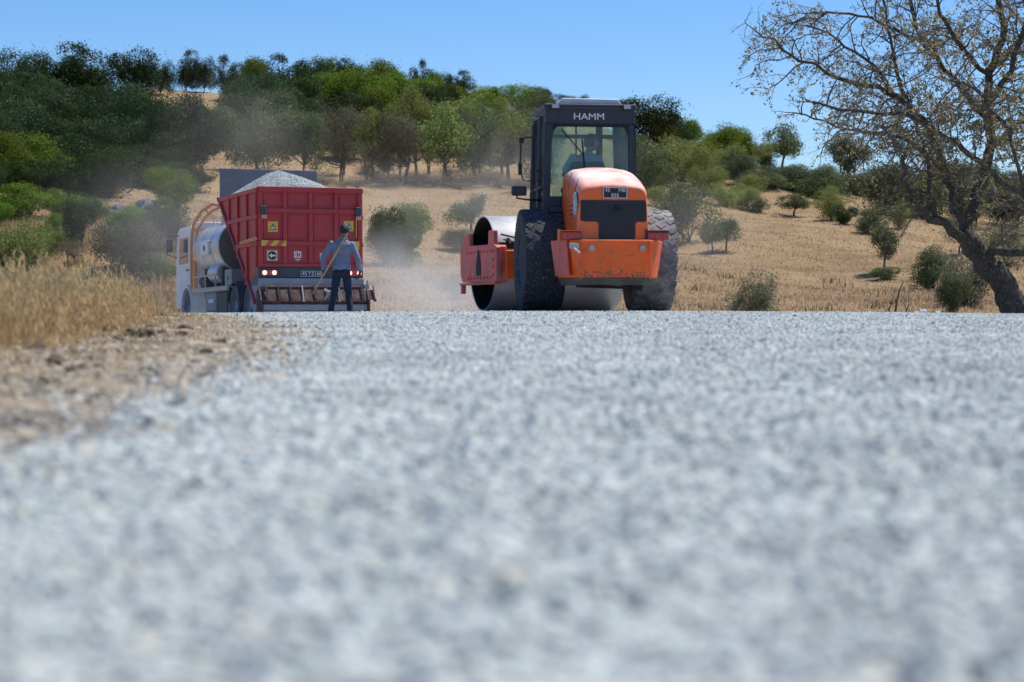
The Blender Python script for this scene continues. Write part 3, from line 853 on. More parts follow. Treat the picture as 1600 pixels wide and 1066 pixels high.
mb.build('steering_wheel', BLACK, cab)
for nm, quad in (('front_window', (-.56, .56, Y1 - .045, Y1 - .035, 1.63, 2.86)),):
    mb = MB(); mb.b(*quad); mb.build(nm, GLASS, cab)
mb = MB(); mb.b(-.012, .012, Y1 - .055, Y1 - .03, 1.62, 2.86); mb.b(.30, .40, Y1 - .06, Y1 - .03, 1.62, 2.86); mb.b(-.56, .56, Y1 - .055, Y1 - .03, 2.60, 2.66)
mb.build('front_frame', CAB_DARK, cab)
for sx in (-1, 1):
    mb = MB()
    x0 = sx * .60
    vs = [(sx * (XB - .02), Y0 + .09, 1.25), (sx * (XB - .02), Y1 - .09, 1.25), (sx * (XT - .02), Y1 - .09, 2.86), (sx * (XT - .02), Y0 + .09, 2.86)]
    mb.add(vs + [(v[0] - sx * .008, v[1], v[2]) for v in vs], [(0, 1, 2, 3), (7, 6, 5, 4), (0, 4, 5, 1), (1, 5, 6, 2), (2, 6, 7, 3), (3, 7, 4, 0)])
    mb.build('side_window', GLASS, cab)
    mb = MB()
    mb.tube([(sx * (XB - .01), Y0 + .62, 1.22), (sx * (XT - .005), Y0 + .62, 2.86)], .025, 6)
    mb.tube([(sx * (XB - .01), Y0 + .1, 1.80), (sx * (XB - .01), Y1 - .1, 1.80)], .018, 6)
    if sx < 0:
        mb.tube([(sx * XB - .01, Y1 - .06, 1.30), (sx * XT - .01, Y1 - .06, 2.80)], .022, 6)
    dr = mb.build('door_frame', CAB_DARK, cab)
    if sx < 0:
        mb = MB(); mb.tube([(-.67, Y0 + .56, 1.9), (-.71, Y0 + .56, 1.92), (-.71, Y0 + .56, 2.05), (-.67, Y0 + .56, 2.07)], .011, 6); mb.build('door_handle', BLACK, dr)
cab.location.x = -.085
# grab rails and mirrors
mb = MB(); mb.tube([(-.65, Y1 - .02, 2.62), (-.80, Y1 - .02, 2.60), (-.83, Y1 - .02, 2.52), (-.85, Y1 - .02, 2.15), (-.80, Y1 - .02, 1.98), (-.66, Y1 - .02, 1.95)], .013, 7)
mb.b(-.86, -.79, Y1 - .06, Y1 + .02, 2.52, 2.60); mb.b(-.87, -.82, Y1 - .05, Y1 + .02, 2.05, 2.22)
mb.build('grab_rail', BLACK, cab)
mb = MB(); mb.tube([(-.67, Y0 + .75, 2.55), (-.73, Y0 + .75, 2.52), (-.73, Y0 + .75, 1.55), (-.67, Y0 + .75, 1.50)], .012, 6); mb.build('grab_rail', BLACK, cab)
mb = MB(); mb.tube([(.66, Y0 + .05, 1.98), (.71, Y0 + .02, 1.97), (.72, Y0 + .02, 1.72), (.67, Y0 + .05, 1.66)], .011, 6); mb.build('grab_rail', BLACK, cab)
mb = MB(); mb.tube([(-.66, Y0 + .35, 1.62), (-.85, Y0 + .25, 1.62), (-1.03, Y0 + .22, 1.64), (-1.03, Y0 + .22, 1.70)], .015, 7)
ma = mb.build('mirror_arm', BLACK, cab)
mb = MB(); mb.box((-1.0, Y0 + .22, 1.745), (.22, .08, .14)); mi = mb.build('mirror', BLACK, ma, bevel=.025, seg=3)
mb = MB(); mb.b(-.76, -.66, Y0 + .3, Y0 + .4, 1.36, 1.46); mb.tube([(-.66, Y0 + .35, 1.3), (-.73, Y0 + .35, 1.3), (-.76, Y0 + .35, 1.2)], .012, 6); mb.build('side_lamp', BLACK, cab, bevel=.01)
# mudguard shoulders and steps
for sx in (-1, 1):
    mb = MB(); mb.prism([(-.30, 1.50), (.55, 1.50), (.86, 1.22), (.92, .95), (.86, .95), (.80, 1.17), (.52, 1.42), (-.30, 1.42)], 'x', sx * .50, sx * .68)
    mb.build('mudguard', CAB_DARK, roller, bevel=.01)
for z in (.62, .90):
    mb = MB(); mb.b(-.78, -.52, .92, 1.30, z, z + .04); mb.build('step', BLACK, roller)
# seat
mb = MB(); mb.box((.0, .42, 1.62), (.50, .46, .12)); mb.box((.0, .16, 1.90), (.48, .12, .56), rot=(.12, 0, 0)); mb.b(-.18, .18, .25, .6, 1.22, 1.56)
mb.box((-.29, .42, 1.80), (.07, .34, .06)); mb.box((.29, .42, 1.80), (.07, .34, .06))
mb.build('seat', SEATM, cab, bevel=.03, seg=3)
mb = MB(); mb.tube([(-.26, .80, 1.22), (-.26, .82, 1.78)], .014, 6); mb.ball((-.26, .82, 1.80), .03); mb.build('lever', BLACK, cab)

# front frame with the drum, steered to the left about the hinge
HINGE = Vector((0, 1.22, 0)); ART = R(10)
MF = Matrix.Translation(HINGE) @ Matrix.Rotation(ART, 4, 'Z')   # local front frame: y measured from the hinge
DC = 1.66
mb = MB(MF); mb.b(-.24, .24, -.18, .55, .58, .90); mb.b(-1.02, 1.02, .52, .74, .50, .93)
mb.build('front_yoke', ORANGE_WORN, roller, bevel=.012)
mb = MB(MF); mb.tube([(0, 0, .45), (0, 0, 1.05)], .13, 16); mb.build('hinge_pin', BLACKM, roller)
# drum shell, open ends with a recessed plate
mb = MB(MF)
mb.lathe([(.728, -1.06), (.745, -1.065), (.75, -1.05), (.75, 1.05), (.745, 1.065), (.728, 1.06)], 'x', (0, DC, .75), 72)
drum = mb.build('drum', STEEL, roller, angle=25)
mb = MB(MF)
mb.lathe([(.728, -1.06), (.70, -.62), (.3, -.60), (.2, -.70), (0, -.70)], 'x', (0, DC, .75), 40)
mb.build('drum_inside', BLACKM, drum); mb = MB(MF)
mb.lathe([(.728, 1.06), (.70, .62), (.3, .60), (.2, .70), (0, .70)], 'x', (0, DC, .75), 40)
mb.build('drum_inside', BLACKM, drum)
for sx in (-1, 1):
    X = sx * 1.13
    # side rail with a step in its top edge and a tapering end
    prof = [(.70, .44), (2.48, .46), (2.60, .56), (2.62, .96), (2.56, 1.00), (2.42, 1.17), (2.10, 1.25), (2.06, 1.04), (1.02, 1.03), (1.00, 1.24), (.72, 1.24), (.70, 1.02), (.56, .98), (.56, .52)]
    mb = MB(MF); mb.prism(prof, 'x', X - .035, X + .035)
    rail = mb.build('side_rail', FADED_RED, roller, bevel=.012)
    mb = MB(MF); mb.prism([(.60, .46), (.60, .99), (.66, 1.02), (.66, .44)], 'x', X + .03 * sx, X - sx * .14); mb.b(X - .06, X + .06, .6, 2.58, .415, .45)
    mb.build('rail_flange', FADED_RED, rail, bevel=.008)
    # slots cut in the plate, shown as recessed dark openings with a frame
    mb = MB(MF)
    xo = X + sx * .037
    mb.prism([(1.40, .56), (1.66, .56), (1.68, .72), (1.57, .96), (1.50, .96), (1.38, .72)], 'x', xo - .003, xo + .004)
    mb.build('slot', BLACKM, rail)
    mb = MB(MF)
    for k in range(8):
        mb.tube([(xo - .01 * sx, .85 + k * .18, .92), (xo + .018 * sx, .85 + k * .18, .92)], .022, 6)
        mb.tube([(xo - .01 * sx, .85 + k * .18, .52), (xo + .018 * sx, .85 + k * .18, .52)], .022, 6)
    for k in range(4):
        mb.tube([(xo - .01 * sx, .72, .56 + k * .12), (xo + .018 * sx, .72, .56 + k * .12)], .024, 6)
    mb.build('rail_bolts', FADED_RED, rail)
    mb = MB(MF)
    mb.tube([(X - sx * .05, DC, .75), (X - sx * .38, DC, .75)], .28, 20); mb.build('drum_mount', BLACKM, rail)
    mb = MB(MF); mb.b(X - .03, X + .03, 2.50, 2.60, .28, .44); mb.build('hanging_lug', FADED_RED, rail)
mb = MB(MF); mb.b(-1.1, 1.1, 2.44, 2.60, .50, .85); mb.build('front_beam', ORANGE_WORN, roller, bevel=.01)
mb = MB(MF); mb.b(-1.05, 1.05, .80, .84, .96, 1.06); mb.build('scraper', BLACK, roller)
mb = MB(MF); mb.tube([(-1.05, .72, 1.18), (-.7, .66, 1.10), (-.3, .60, 1.02), (0, .3, .95)], .014, 6); mb.tube([(-1.02, .68, 1.10), (-.6, .60, 1.0), (-.2, .5, .96)], .012, 6)
mb.tube([(-.95, .70, 1.05), (-.93, .70, 1.12)], .03, 8)
mb.build('hydraulic_hose', BLACKM, roller)

# ------------------------------------------------------------------ the truck with chip spreader
RED = pbr('dark_red_paint', (0.47, 0.022, 0.024), 0.45, var=0.12, scale=1.5, dust=0.40, dustcol=(0.36, 0.25, 0.24), dscale=1.2)
REDW = pbr('worn_dark_red', (0.085, 0.024, 0.022), 0.85, var=0.35, dust=0.6, dustcol=(0.15, 0.125, 0.11), col2=(0.12, 0.105, 0.09), c2amt=.35)
TGREY = pbr('grey_steel_paint', (0.24, 0.27, 0.30), 0.55, var=0.12, dust=0.6, dustcol=(0.36, 0.36, 0.35))
TDARK = pbr('dark_steel', (0.045, 0.055, 0.06), 0.6, dust=0.4, dustcol=(0.22, 0.21, 0.20))
TWHITE = pbr('truck_white', (0.72, 0.73, 0.75), 0.4, dust=0.35, dustcol=(0.5, 0.46, 0.40))
STAIN = pbr('stainless_cladding', (0.66, 0.67, 0.68), 0.38, metal=0.7, var=0.1, dust=0.5, dustcol=(0.45, 0.42, 0.36))
BOOM = pbr('boom_orange', (0.55, 0.20, 0.04), 0.5, dust=0.3, dustcol=(0.5, 0.42, 0.33))
BEIGE = pbr('pale_rail', (0.52, 0.47, 0.36), 0.7, dust=0.3)
TRUBBER = pbr('truck_rubber', (0.05, 0.052, 0.058), 0.9, dust=0.9, dustcol=(0.30, 0.30, 0.30))
CLOTHP = pbr('orange_strap', (0.70, 0.30, 0.16), .7)
TH = R(22)
tp = Vector((-3.4 - 1.25 * math.cos(TH) - .13, 46.45, 0))
truck = empty('gravel_truck', (tp.x, tp.y, gz1(tp.x, tp.y) - 0.0), TH, 'dusty white cab truck carrying bitumen tank and red gravel hopper', 'truck')
slope_ = (gz1(tp.x - 8 * math.sin(TH), tp.y + 8 * math.cos(TH)) - gz1(tp.x, tp.y)) / 8.0
truck.rotation_euler = (math.atan(slope_), 0, TH)
W = 1.25
# hopper: sloping front, vertical rear panel, top 3.2 m
HT0, HB0, HL = 3.20, 1.36, 3.75
def side_poly():  # (y, z)
    return [(0, HT0), (HL, HT0), (.75, HB0 - .9), (.12, HB0 - .9), (0, HB0)]
mb = MB(); 
mb.b(-W, W, 0, .04, HB0, HT0)
hop = mb.build('hopper', RED, truck, bevel=.006)
for sx in (-1, 1):
    mb = MB(); mb.prism([(.04, HT0), (HL, HT0), (.95, HB0 - .42), (.04, HB0 - .42)], 'x', sx * (W - .04), sx * W)
    sd_ = mb.build('side_panel', RED, hop)
    for k in range(5):
        y = .12 + k * .85
        zb = HB0 + .0 if y < .95 else HB0 - .42 + (y - .95) / (HL - .95) * (HT0 - HB0 + .42)
        m1 = MB(); m1.box((sx * (W + .025), y, (zb + HT0) / 2), (.05, .10, HT0 - zb)); m1.build('rib', RED, sd_, bevel=.01)
    for z in (HT0 - .05, HT0 - .66, HB0 + .55):
        ymax = .95 + (z - (HB0 - .42)) / (HT0 - HB0 + .42) * (HL - .95)
        m1 = MB(); m1.b(sx * W, sx * (W + .045), 0, ymax, z - .05, z + .05); m1.build('rib', RED, sd_, bevel=.01)
    m1 = MB(); m1.tube([(sx * (W + .02), HL, HT0), (sx * (W + .02), .75, HB0 - .42), (sx * (W + .02), .25, .55)], .05, 6); m1.build('slanting_edge', RED, sd_)
    m1 = MB(); m1.prism([(.02, HB0 - .02), (.95, HB0 - .44), (.42, .2), (.20, .2)], 'x', sx * (W - .06), sx * (W + .0)); m1.build('lower_cheek', TGREY, sd_)
mb = MB(); mb.add([(-W, HL, HT0), (W, HL, HT0), (W, .95, HB0 - .42), (-W, .95, HB0 - .42), (-W, HL + .04, HT0 - .03), (W, HL + .04, HT0 - .03), (W, .99, HB0 - .46), (-W, .99, HB0 - .46)],
                  [(0, 1, 2, 3), (7, 6, 5, 4), (0, 4, 5, 1), (1, 5, 6, 2), (2, 6, 7, 3), (3, 7, 4, 0)])
mb.build('front_panel', RED, hop)
m1 = MB(); m1.tube([(-W - .06, 1.35, HB0 + .62), (-W - .06, .02, HB0 + .66)], .05, 8); m1.build('strap', CLOTHP, hop)
# pressed ribs on the rear panel: a raised grid that leaves recessed fields
zs_ = [HB0 + .04, HB0 + .56, HB0 + 1.32, HT0 - .04]
xs_ = [-W + .05, -.62, 0, .62, W - .05]
for z in zs_:
    m1 = MB(); m1.b(-W, W, -.05, -.001, z - .05, z + .05); m1.build('rib', RED, hop, bevel=.012)
for x in xs_:
    for a, b_ in zip(zs_[:-1], zs_[1:]):
        m1 = MB(); m1.b(x - .05, x + .05, -.048, -.001, a + .052, b_ - .052); m1.build('rib', RED, hop, bevel=.012)
m1 = MB(); m1.b(-W - .02, W + .02, -.06, .05, HT0 - .01, HT0 + .03); m1.build('top_lip', RED, hop, bevel=.01)
for i in range(4):     # inner pressed frames
    for j, (a, b_) in enumerate(zip(zs_[:-1], zs_[1:])):
        x0, x1 = xs_[i] + .08, xs_[i + 1] - .08; a0, b0_ = a + .09, b_ - .09
        m1 = MB()
        for (p, q, r_, s_) in ((x0, x1, b0_ - .02, b0_), (x0, x1, a0, a0 + .02), (x0, x0 + .02, a0 + .02, b0_ - .02), (x1 - .02, x1, a0 + .02, b0_ - .02)):
            m1.b(p, q, -.016, -.001, r_, s_)
        m1.build('pressed_frame', RED, hop)
# headboard behind the heap
m1 = MB(); m1.b(-W, W, HL - .1, HL - .04, HT0 - .1, HT0 + .74)
m1.build('headboard', pbr('grey_headboard', (0.15, 0.165, 0.19), .7, dust=.8, dustcol=(.30, .31, .32)), truck, bevel=.01)
# stickers and marks (flat print)
def sq(mb, x, z, w, h, y=-.052, t=.003): return mb.b(x - w / 2, x + w / 2, y - t, y, z - h / 2, z + h / 2)
for i, (sx, z) in enumerate(((-.90, HT0 - .90), (.93, HT0 - .86))):
    m1 = MB(); sq(m1, sx, z, .24, .24, -.003); st = m1.build('warning_sticker', YELLOWP, hop)
    m1 = MB(); m1.prism([(sx - .085, z - .075), (sx + .085, z - .075), (sx, z + .075)], 'y', -.009, -.0065); m1.build('sticker_print', BLACKP, st)
    m1 = MB(); m1.prism([(sx - .055, z - .058), (sx + .055, z - .058), (sx, z + .042)], 'y', -.012, -.0095); m1.build('sticker_print', WHITEP, st)
    m1 = MB(); m1.b(sx - .008, sx + .008, -.0145, -.0125, z - .03, z + .022); m1.b(sx - .008, sx + .008, -.0145, -.0125, z - .052, z - .038); m1.build('sticker_print', BLACKP, st)
# hazard board, left; a small one right
m1 = MB(); m1.b(-1.19, -.60, -.066, -.054, HB0 + .49, HB0 + .62); hz_ = m1.build('hazard_board', YELLOWP, hop)
for k in range(2):
    xx = -1.11 + k * .26
    m1 = MB(); m1.prism([(xx, HB0 + .492), (xx + .13, HB0 + .492), (xx + .22, HB0 + .618), (xx + .09, HB0 + .618)], 'y', -.070, -.0665); m1.build('red_stripe', REDP, hz_)
m1 = MB(); m1.b(1.06, 1.17, -.066, -.054, HB0 + .42, HB0 + .62); m1.build('hazard_board', YELLOWP, hop)
m1 = MB(); m1.b(1.095, 1.115, -.056, -.052, HB0 + .7, HB0 + 1.2); m1.build('reflective_strip', YELLOWP, hop)
# round arrow sign
ax_, az_ = -.92, HB0 + .27
m1 = MB(); sq(m1, ax_, az_, .25, .25, -.003); st = m1.build('arrow_sticker', pbr('cream_print', (.72, .58, .30), .5, dust=.2), hop)
m1 = MB(); m1.tube([(ax_, -.009, az_), (ax_, -.0065, az_)], .10, 28); m1.build('sticker_print', BLACKP, st)
m1 = MB(); m1.prism([(ax_ - .08, az_), (ax_ - .01, az_ + .055), (ax_ - .01, az_ + .02), (ax_ + .08, az_ + .02), (ax_ + .08, az_ - .02), (ax_ - .01, az_ - .02), (ax_ - .01, az_ - .055)], 'y', -.012, -.0095); m1.build('sticker_print', WHITEP, st)
# white pictogram labels
for (x, z, w, h) in ((-.31, HB0 + .30, .17, .15), (.30, HB0 + .27, .15, .13)):
    m1 = MB(); sq(m1, x, z, w, h, -.003); st = m1.build('white_sticker', WHITEP, hop)
    m1 = MB()
    m1.b(x - .055, x - .040, -.009, -.0065, z - .05, z + .045); m1.b(x - .025, x + .01, -.009, -.0065, z - .055, z + .055)
    m1.prism([(x + .02, z - .045), (x + .06, z - .045), (x + .06, z + .0), (x + .04, z + .05), (x + .02, z + .02)], 'y', -.009, -.0065); m1.build('sticker_print', REDP, st)
    m1 = MB(); m1.b(x - .06, x + .06, -.006, -.002, z - .125, z - .105); m1.b(x - .045, x + .045, -.006, -.002, z - .155, z - .14); m1.build('small_print', WHITEP, hop)
for x in (-.68, -.66): pass
# corner marker lamps
for sx in (-1, 1):
    m1 = MB(); m1.b(sx * 1.14 - .07, sx * 1.14 + .07, -.12, -.051, HT0 - .62, HT0 - .42); ml = m1.build('marker_lamp', TDARK, hop, bevel=.015)
    m1 = MB(); m1.b(sx * 1.14 - .05, sx * 1.14 + .07, -.11, -.051, HT0 - .72, HT0 - .63); m1.build('lens', pbr('amber_lens', (.55, .33, .22), .4), ml, bevel=.01)
# gravel heap
hm_n = 60
hxs = np.linspace(-W + .05, W - .05, hm_n); hys = np.linspace(.05, HL - .12, hm_n)
rsh = np.random.default_rng(9)
HX, HY = np.meshgrid(hxs, hys)
def heap_z(X, Y):
    d = np.sqrt((X + .28) ** 2 * 1.0 + ((Y - 1.75) / 1.25) ** 2)
    return np.maximum(HT0 - .04, HT0 + .60 - .42 * np.maximum(d, .0) - .05 * np.exp(-d * d * 6)) - 0.45 * np.clip((X - .55), 0, 1)
def heap_z2(X, Y):
    ed = np.minimum(np.minimum(W - .02 - np.abs(X), Y - .03), HL - .1 - Y)
    return np.minimum(heap_z(X, Y), HT0 - .05 + .75 * np.maximum(ed, 0))
hz2 = heap_z2(HX, HY) + rsh.normal(0, .008, HX.shape)
v = np.stack([HX.ravel(), HY.ravel(), hz2.ravel()], 1); nx = hm_n
i_ = (np.arange(nx - 1)[None, :] + nx * np.arange(nx - 1)[:, None]).ravel()
heap = link_mesh('gravel_load', np_mesh('gravel_load', v, np.stack([i_, i_ + 1, i_ + nx + 1, i_ + nx], 1), M_ROAD, smooth=True))
heap.location = truck.location; heap.rotation_euler = truck.rotation_euler
tag(heap, 'heap of pale grey chippings piled up above the red hopper', 'gravel heap')
px_ = rsh.uniform(-W + .06, W - .06, 16000); py_ = rsh.uniform(.06, HL - .14, 16000)
hs = gravel('chippings', np.stack([px_, py_, heap_z2(px_, py_) + .006], 1), rsh.uniform(.018, .04, 16000), M_CHIP, parent=heap)
hs['kind'] = 'stuff'
# lamp board and beams under the panel
m1 = MB(); m1.b(-W, W, -.10, .06, HB0 - .25, HB0 - .012); lb_ = m1.build('lamp_board', TDARK, truck, bevel=.01)
for sx, xs2 in ((-1, (-1.14, -.91)), (1, (1.14, .91))):
    m1 = MB(); m1.b(sx * 1.025 - .19, sx * 1.025 + .19, -.14, -.101, HB0 - .20, HB0 - .06); tl = m1.build('tail_lamp', LAMP_RED, lb_, bevel=.01)
    for x in xs2:
        m1 = MB(); m1.tube([(x, -.155, HB0 - .13), (x, -.141, HB0 - .13)], .052, 18); m1.build('lit_bulb', LAMP_LIT, tl)
m1 = MB(); m1.b(-.27, .25, -.115, -.101, HB0 - .215, HB0 - .085); pl = m1.build('licence_plate', BLACKP, lb_)
m1 = MB()
for (a, b_, c, d) in ((-.27, .25, -.093, -.085), (-.27, .25, -.215, -.207), (-.27, -.262, -.207, -.093), (.242, .25, -.207, -.093)): m1.b(a, b_, -.119, -.1155, HB0 + c, HB0 + d)
m1.build('plate_border', WHITEP, pl)
text('45', .125, WHITEP, pl, (-.18, -.117, HB0 - .15)); text('YZ', .125, WHITEP, pl, (-.02, -.117, HB0 - .15)); text('160', .125, WHITEP, pl, (.15, -.117, HB0 - .15))
m1 = MB(); m1.b(-W - .0, W + .0, -.16, .10, HB0 - .47, HB0 - .255); m1.b(-W, W, -.10, .06, HB0 - .52, HB0 - .47); m1.build('grey_beam', TGREY, truck, bevel=.015)
m1 = MB(); m1.b(W - .02, W + .10, -.24, .1, HB0 - .50, HB0 - .40); m1.tube([(W + .07, -.2, HB0 - .40), (W + .07, -.2, HB0 - .30)], .025, 8); m1.build('side_bracket', TGREY, truck)
# chip spreader box with flaps
m1 = MB(); m1.prism([(-.30, .50), (-.08, .50), (-.08, .84), (-.22, .84), (-.34, .66)], 'x', -W + .02, W + .02)
sb_ = m1.build('spreader_box', REDW, truck, bevel=.01)
for k in range(9):
    x = -W + .12 + k * .288
    m1 = MB(); m1.prism([(-.37, .60), (-.345, .60), (-.235, .83), (-.255, .84)], 'x', x + .015, x + .265); m1.build('flap', REDW, sb_, bevel=.008)
for k in range(10):
    x = -W + .10 + k * .288
    m1 = MB(); m1.tube([(x, -.25, .93), (x, -.30, .82), (x, -.39, .60)], .016, 6); m1.b(x - .03, x + .03, -.42, -.36, .56, .62); m1.build('lever', BEIGE if k in (3, 6) else TDARK, sb_)
m1 = MB(); m1.tube([(-W + .02, -.36, .575), (W, -.36, .575)], .022, 8); m1.tube([(-W + .05, -.22, .90), (W - .05, -.22, .90)], .03, 8); m1.build('shaft', REDW, sb_)
m1 = MB(); m1.b(-W + .02, W + .02, -.34, -.05, .36, .495); m1.b(-W + .02, W - .1, -.28, 0, .22, .355); m1.build('lower_chute', TGREY, sb_, bevel=.012)
m1 = MB()
for x in (-1.0, -.7, -.66, -.3, .1, .45, .8): m1.b(x, x + .08, -.08, .0, .84, .95)
for x in (-.86, -.80, -.74): m1.tube([(x, -.12, .84), (x, -.12, .93)], .02, 6)
m1.build('linkage', TDARK, sb_)
m1 = MB(); m1.tube([(.22, -.40, .60), (.30, -.42, .78), (.55, -.42, .86), (.62, -.42, .60)], .03, 7); m1.tube([(.3, -.42, .78), (.2, -.40, .84)], .04, 7); m1.build('crank', TGREY, sb_)
for sx in (-1, 1):
    m1 = MB(); m1.prism([(-.42, .28), (-.05, .28), (-.05, .80), (-.25, .86), (-.42, .60)], 'x', sx * (W + .02), sx * (W + .07)); m1.build('end_plate', REDW, sb_, bevel=.01)
# chassis, wheels, mudguards
m1 = MB(); m1.b(-.42, -.30, .1, 8.6, .78, 1.04); m1.b(.30, .42, .1, 8.6, .78, 1.04)
for y in (.6, 2.4, 4.4, 6.2, 7.8): m1.b(-.30, .30, y, y + .12, .82, 1.0)
m1.build('chassis', TDARK, truck)
def wheel(x, y, w, dual=False):
    r_ = .50
    m1 = MB(); h = w / 2
    m1.lathe([(.27, -h * .9), (.34, -h), (.46, -h), (.495, -h * .8), (.50, 0), (.495, h * .8), (.46, h), (.34, h), (.27, h * .9)], 'x', (x, y, r_), 40)
    t_ = m1.build('wheel', TRUBBER, truck)
    s = 1 if x > 0 else -1
    m1 = MB(); m1.lathe([(.275, s * h * .9), (.25, s * h * .3), (.18, s * h * .1), (.11, s * h * .6), (0, s * h * .6)], 'x', (x, y, r_), 28); m1.build('rim', TGREY, t_)
    m1 = MB()
    for k in range(40):
        an = 2 * math.pi * k / 40
        for q in (-.3, .3): m1.box((x + q * w * .8, y + .502 * math.cos(an), r_ + .502 * math.sin(an)), (w * .28, .035, .012), rot=(an + math.pi / 2, 0, .3 * (1 if q > 0 else -1)))
    m1.build('tread', TRUBBER, t_)
for y in (1.15, 2.50):
    for sx in (-1, 1): wheel(sx * 1.06, y, .28); wheel(sx * .74, y, .26)
for sx in (-1, 1): wheel(sx * 1.04, 7.55, .31)
for y in (1.15, 2.50):
    for sx in (-1, 1):
        m1 = MB(); pts = [(y + .60 * math.cos(a), .50 + .60 * math.sin(a)) for a in np.linspace(.15, math.pi - .15, 12)]
        pts += [(y + .57 * math.cos(a), .50 + .57 * math.sin(a)) for a in np.linspace(math.pi - .15, .15, 12)]
        m1.prism([(a, b_) for a, b_ in pts], 'x', sx * .60, sx * 1.22); m1.build('mudguard', TDARK, truck)
# side gear: boxes, pump, small tank, pale rail
m1 = MB(); m1.b(-1.20, -.70, 2.75, 3.45, .95, 1.42); gb = m1.build('tool_box', TGREY, truck, bevel=.02)
m1 = MB(); m1.b(-1.205, -1.20, 3.05, 3.15, 1.15, 1.25); m1.build('latch', BLACKP, gb)
m1 = MB(); m1.b(-1.18, -.6, 4.5, 5.6, .40, .92); m1.build('fuel_tank', TGREY, truck, bevel=.05, seg=3)
m1 = MB(); m1.b(-1.18, -.7, 3.3, 4.3, .36, .88); m1.build('battery_box', TDARK, truck, bevel=.02)
m1 = MB(); m1.b(-1.21, -1.17, 4.6, 5.15, .62, .72); m1.build('number_board', WHITEP, truck)
m1 = MB(); m1.tube([(-.95, 4.35, 1.38), (-.95, 5.35, 1.38)], .24, 22); m1.build('small_tank', STAIN, truck, bevel=.02)
m1 = MB(); m1.tube([(-1.0, 5.5, 1.2), (-1.0, 6.3, 1.2)], .18, 14); m1.b(-1.15, -.8, 5.6, 6.2, 1.0, 1.1); m1.build('pump', TDARK, truck)
m1 = MB(); m1.b(-1.27, -1.19, 2.9, 6.9, .90, 1.02); m1.build('pale_rail', BEIGE, truck, bevel=.01)
m1 = MB(); m1.b(-1.24, -1.21, 4.2, 6.8, 1.30, 1.34)
for y in (4.3, 5.4, 6.4): m1.tube([(-1.225, y, .96), (-1.225, y, 1.32)], .018, 6)
m1.build('railing', BEIGE, truck)
m1 = MB()
for k in range(6): m1.b(-1.15, -1.12, 3.2 + k * .33, 3.32 + k * .33, .30, .90)
m1.build('side_guard', TGREY, truck)
# bitumen tank (elliptical), behind the cab
TY0, TY1 = 3.80, 6.65
TCX, TCZ, TCR = -.62, 2.03, .64
def ell(mb, y, a, b_, z, n=40):
    return [(TCX + a * math.cos(2 * math.pi * k / n), y, z + b_ * math.sin(2 * math.pi * k / n)) for k in range(n)]
m1 = MB(); n = 40; rings = []
for y, s_ in ((TY0 + .02, .0), (TY0 + .02, .5), (TY0 + .02, .9), (TY0 + .02, .985), (TY0 + .03, 1), (TY1 - .03, 1), (TY1, .97), (TY1 + .04, .6), (TY1 + .05, 0)):
    rings += ell(m1, y, TCR * max(s_, .002), TCR * max(s_, .002), TCZ)
fs = [(i * n + k, i * n + (k + 1) % n, (i + 1) * n + (k + 1) % n, (i + 1) * n + k) for i in range(8) for k in range(n)]
m1.add(rings, fs); tank = m1.build('bitumen_tank', STAIN, truck, angle=40)
m1 = MB(); m1.lathe([(0, TY0 - .05), (.35, TY0 - .04), (.58, TY0 - .01), (.635, TY0 + .015)], 'y', (TCX, 0, TCZ), 40); m1.build('tank_end', pbr('shade_painted_end', (.085, .095, .08), .7, dust=.35, dustcol=(.2, .2, .18)), tank)  # end cap's dark colour has the hopper's shade painted in
for y in (TY0 + .12, 4.7, 5.7, TY1 - .2):
    m1 = MB(); rg = ell(m1, y - .03, TCR + .012, TCR + .012, TCZ) + ell(m1, y + .03, TCR + .012, TCR + .012, TCZ)
    m1.add(rg, [(k, (k + 1) % n, n + (k + 1) % n, n + k) for k in range(n)]); m1.build('tank_band', STAIN, tank)
m1 = MB(); m1.b(-1.30, -1.25, 4.8, 5.6, 1.85, 2.2); m1.build('tank_label', WHITEP, tank, bevel=.01)
m1 = MB(); m1.b(-1.308, -1.301, 5.1, 5.3, 1.96, 2.08); m1.build('label_print', TDARK, tank)
m1 = MB(); m1.tube([(TCX, 5.2, 2.6), (TCX, 5.2, 2.82)], .22, 18); m1.tube([(-.8, 4.4, 2.6), (-.8, 4.4, 2.85), (-.8, 6.2, 2.85), (-.8, 6.2, 2.6)], .018, 6); m1.build('manhole', GALV, tank)
m1 = MB(); m1.b(-1.1, 0, 4.1, 4.2, 1.04, 1.52); m1.b(-1.1, 0, 5.9, 6.0, 1.04, 1.52); m1.build('tank_cradle', TDARK, tank)
# orange hose boom
m1 = MB()
m1.tube([(-1.24, 6.85, .95), (-1.25, 6.85, 2.30), (-1.22, 6.7, 2.72), (-1.15, 6.1, 3.02), (-1.05, 5.3, 3.16), (-.98, 4.7, 3.08), (-.95, 4.45, 2.88)], .042, 10)
m1.tube([(-1.12, 6.96, .95), (-1.12, 6.96, 2.2), (-1.10, 6.8, 2.55), (-1.05, 6.2, 2.84), (-1.0, 5.6, 3.0), (-.98, 4.95, 3.04)], .034, 8)
m1.tube([(-1.22, 6.7, 2.65), (-1.10, 6.8, 2.5)], .03, 6); m1.tube([(-1.1, 5.8, 3.08), (-1.02, 5.8, 2.92)], .03, 6); m1.tube([(-1.24, 6.85, 1.8), (-1.12, 6.96, 1.8)], .03, 6)
m1.build('hose_boom', BOOM, truck)
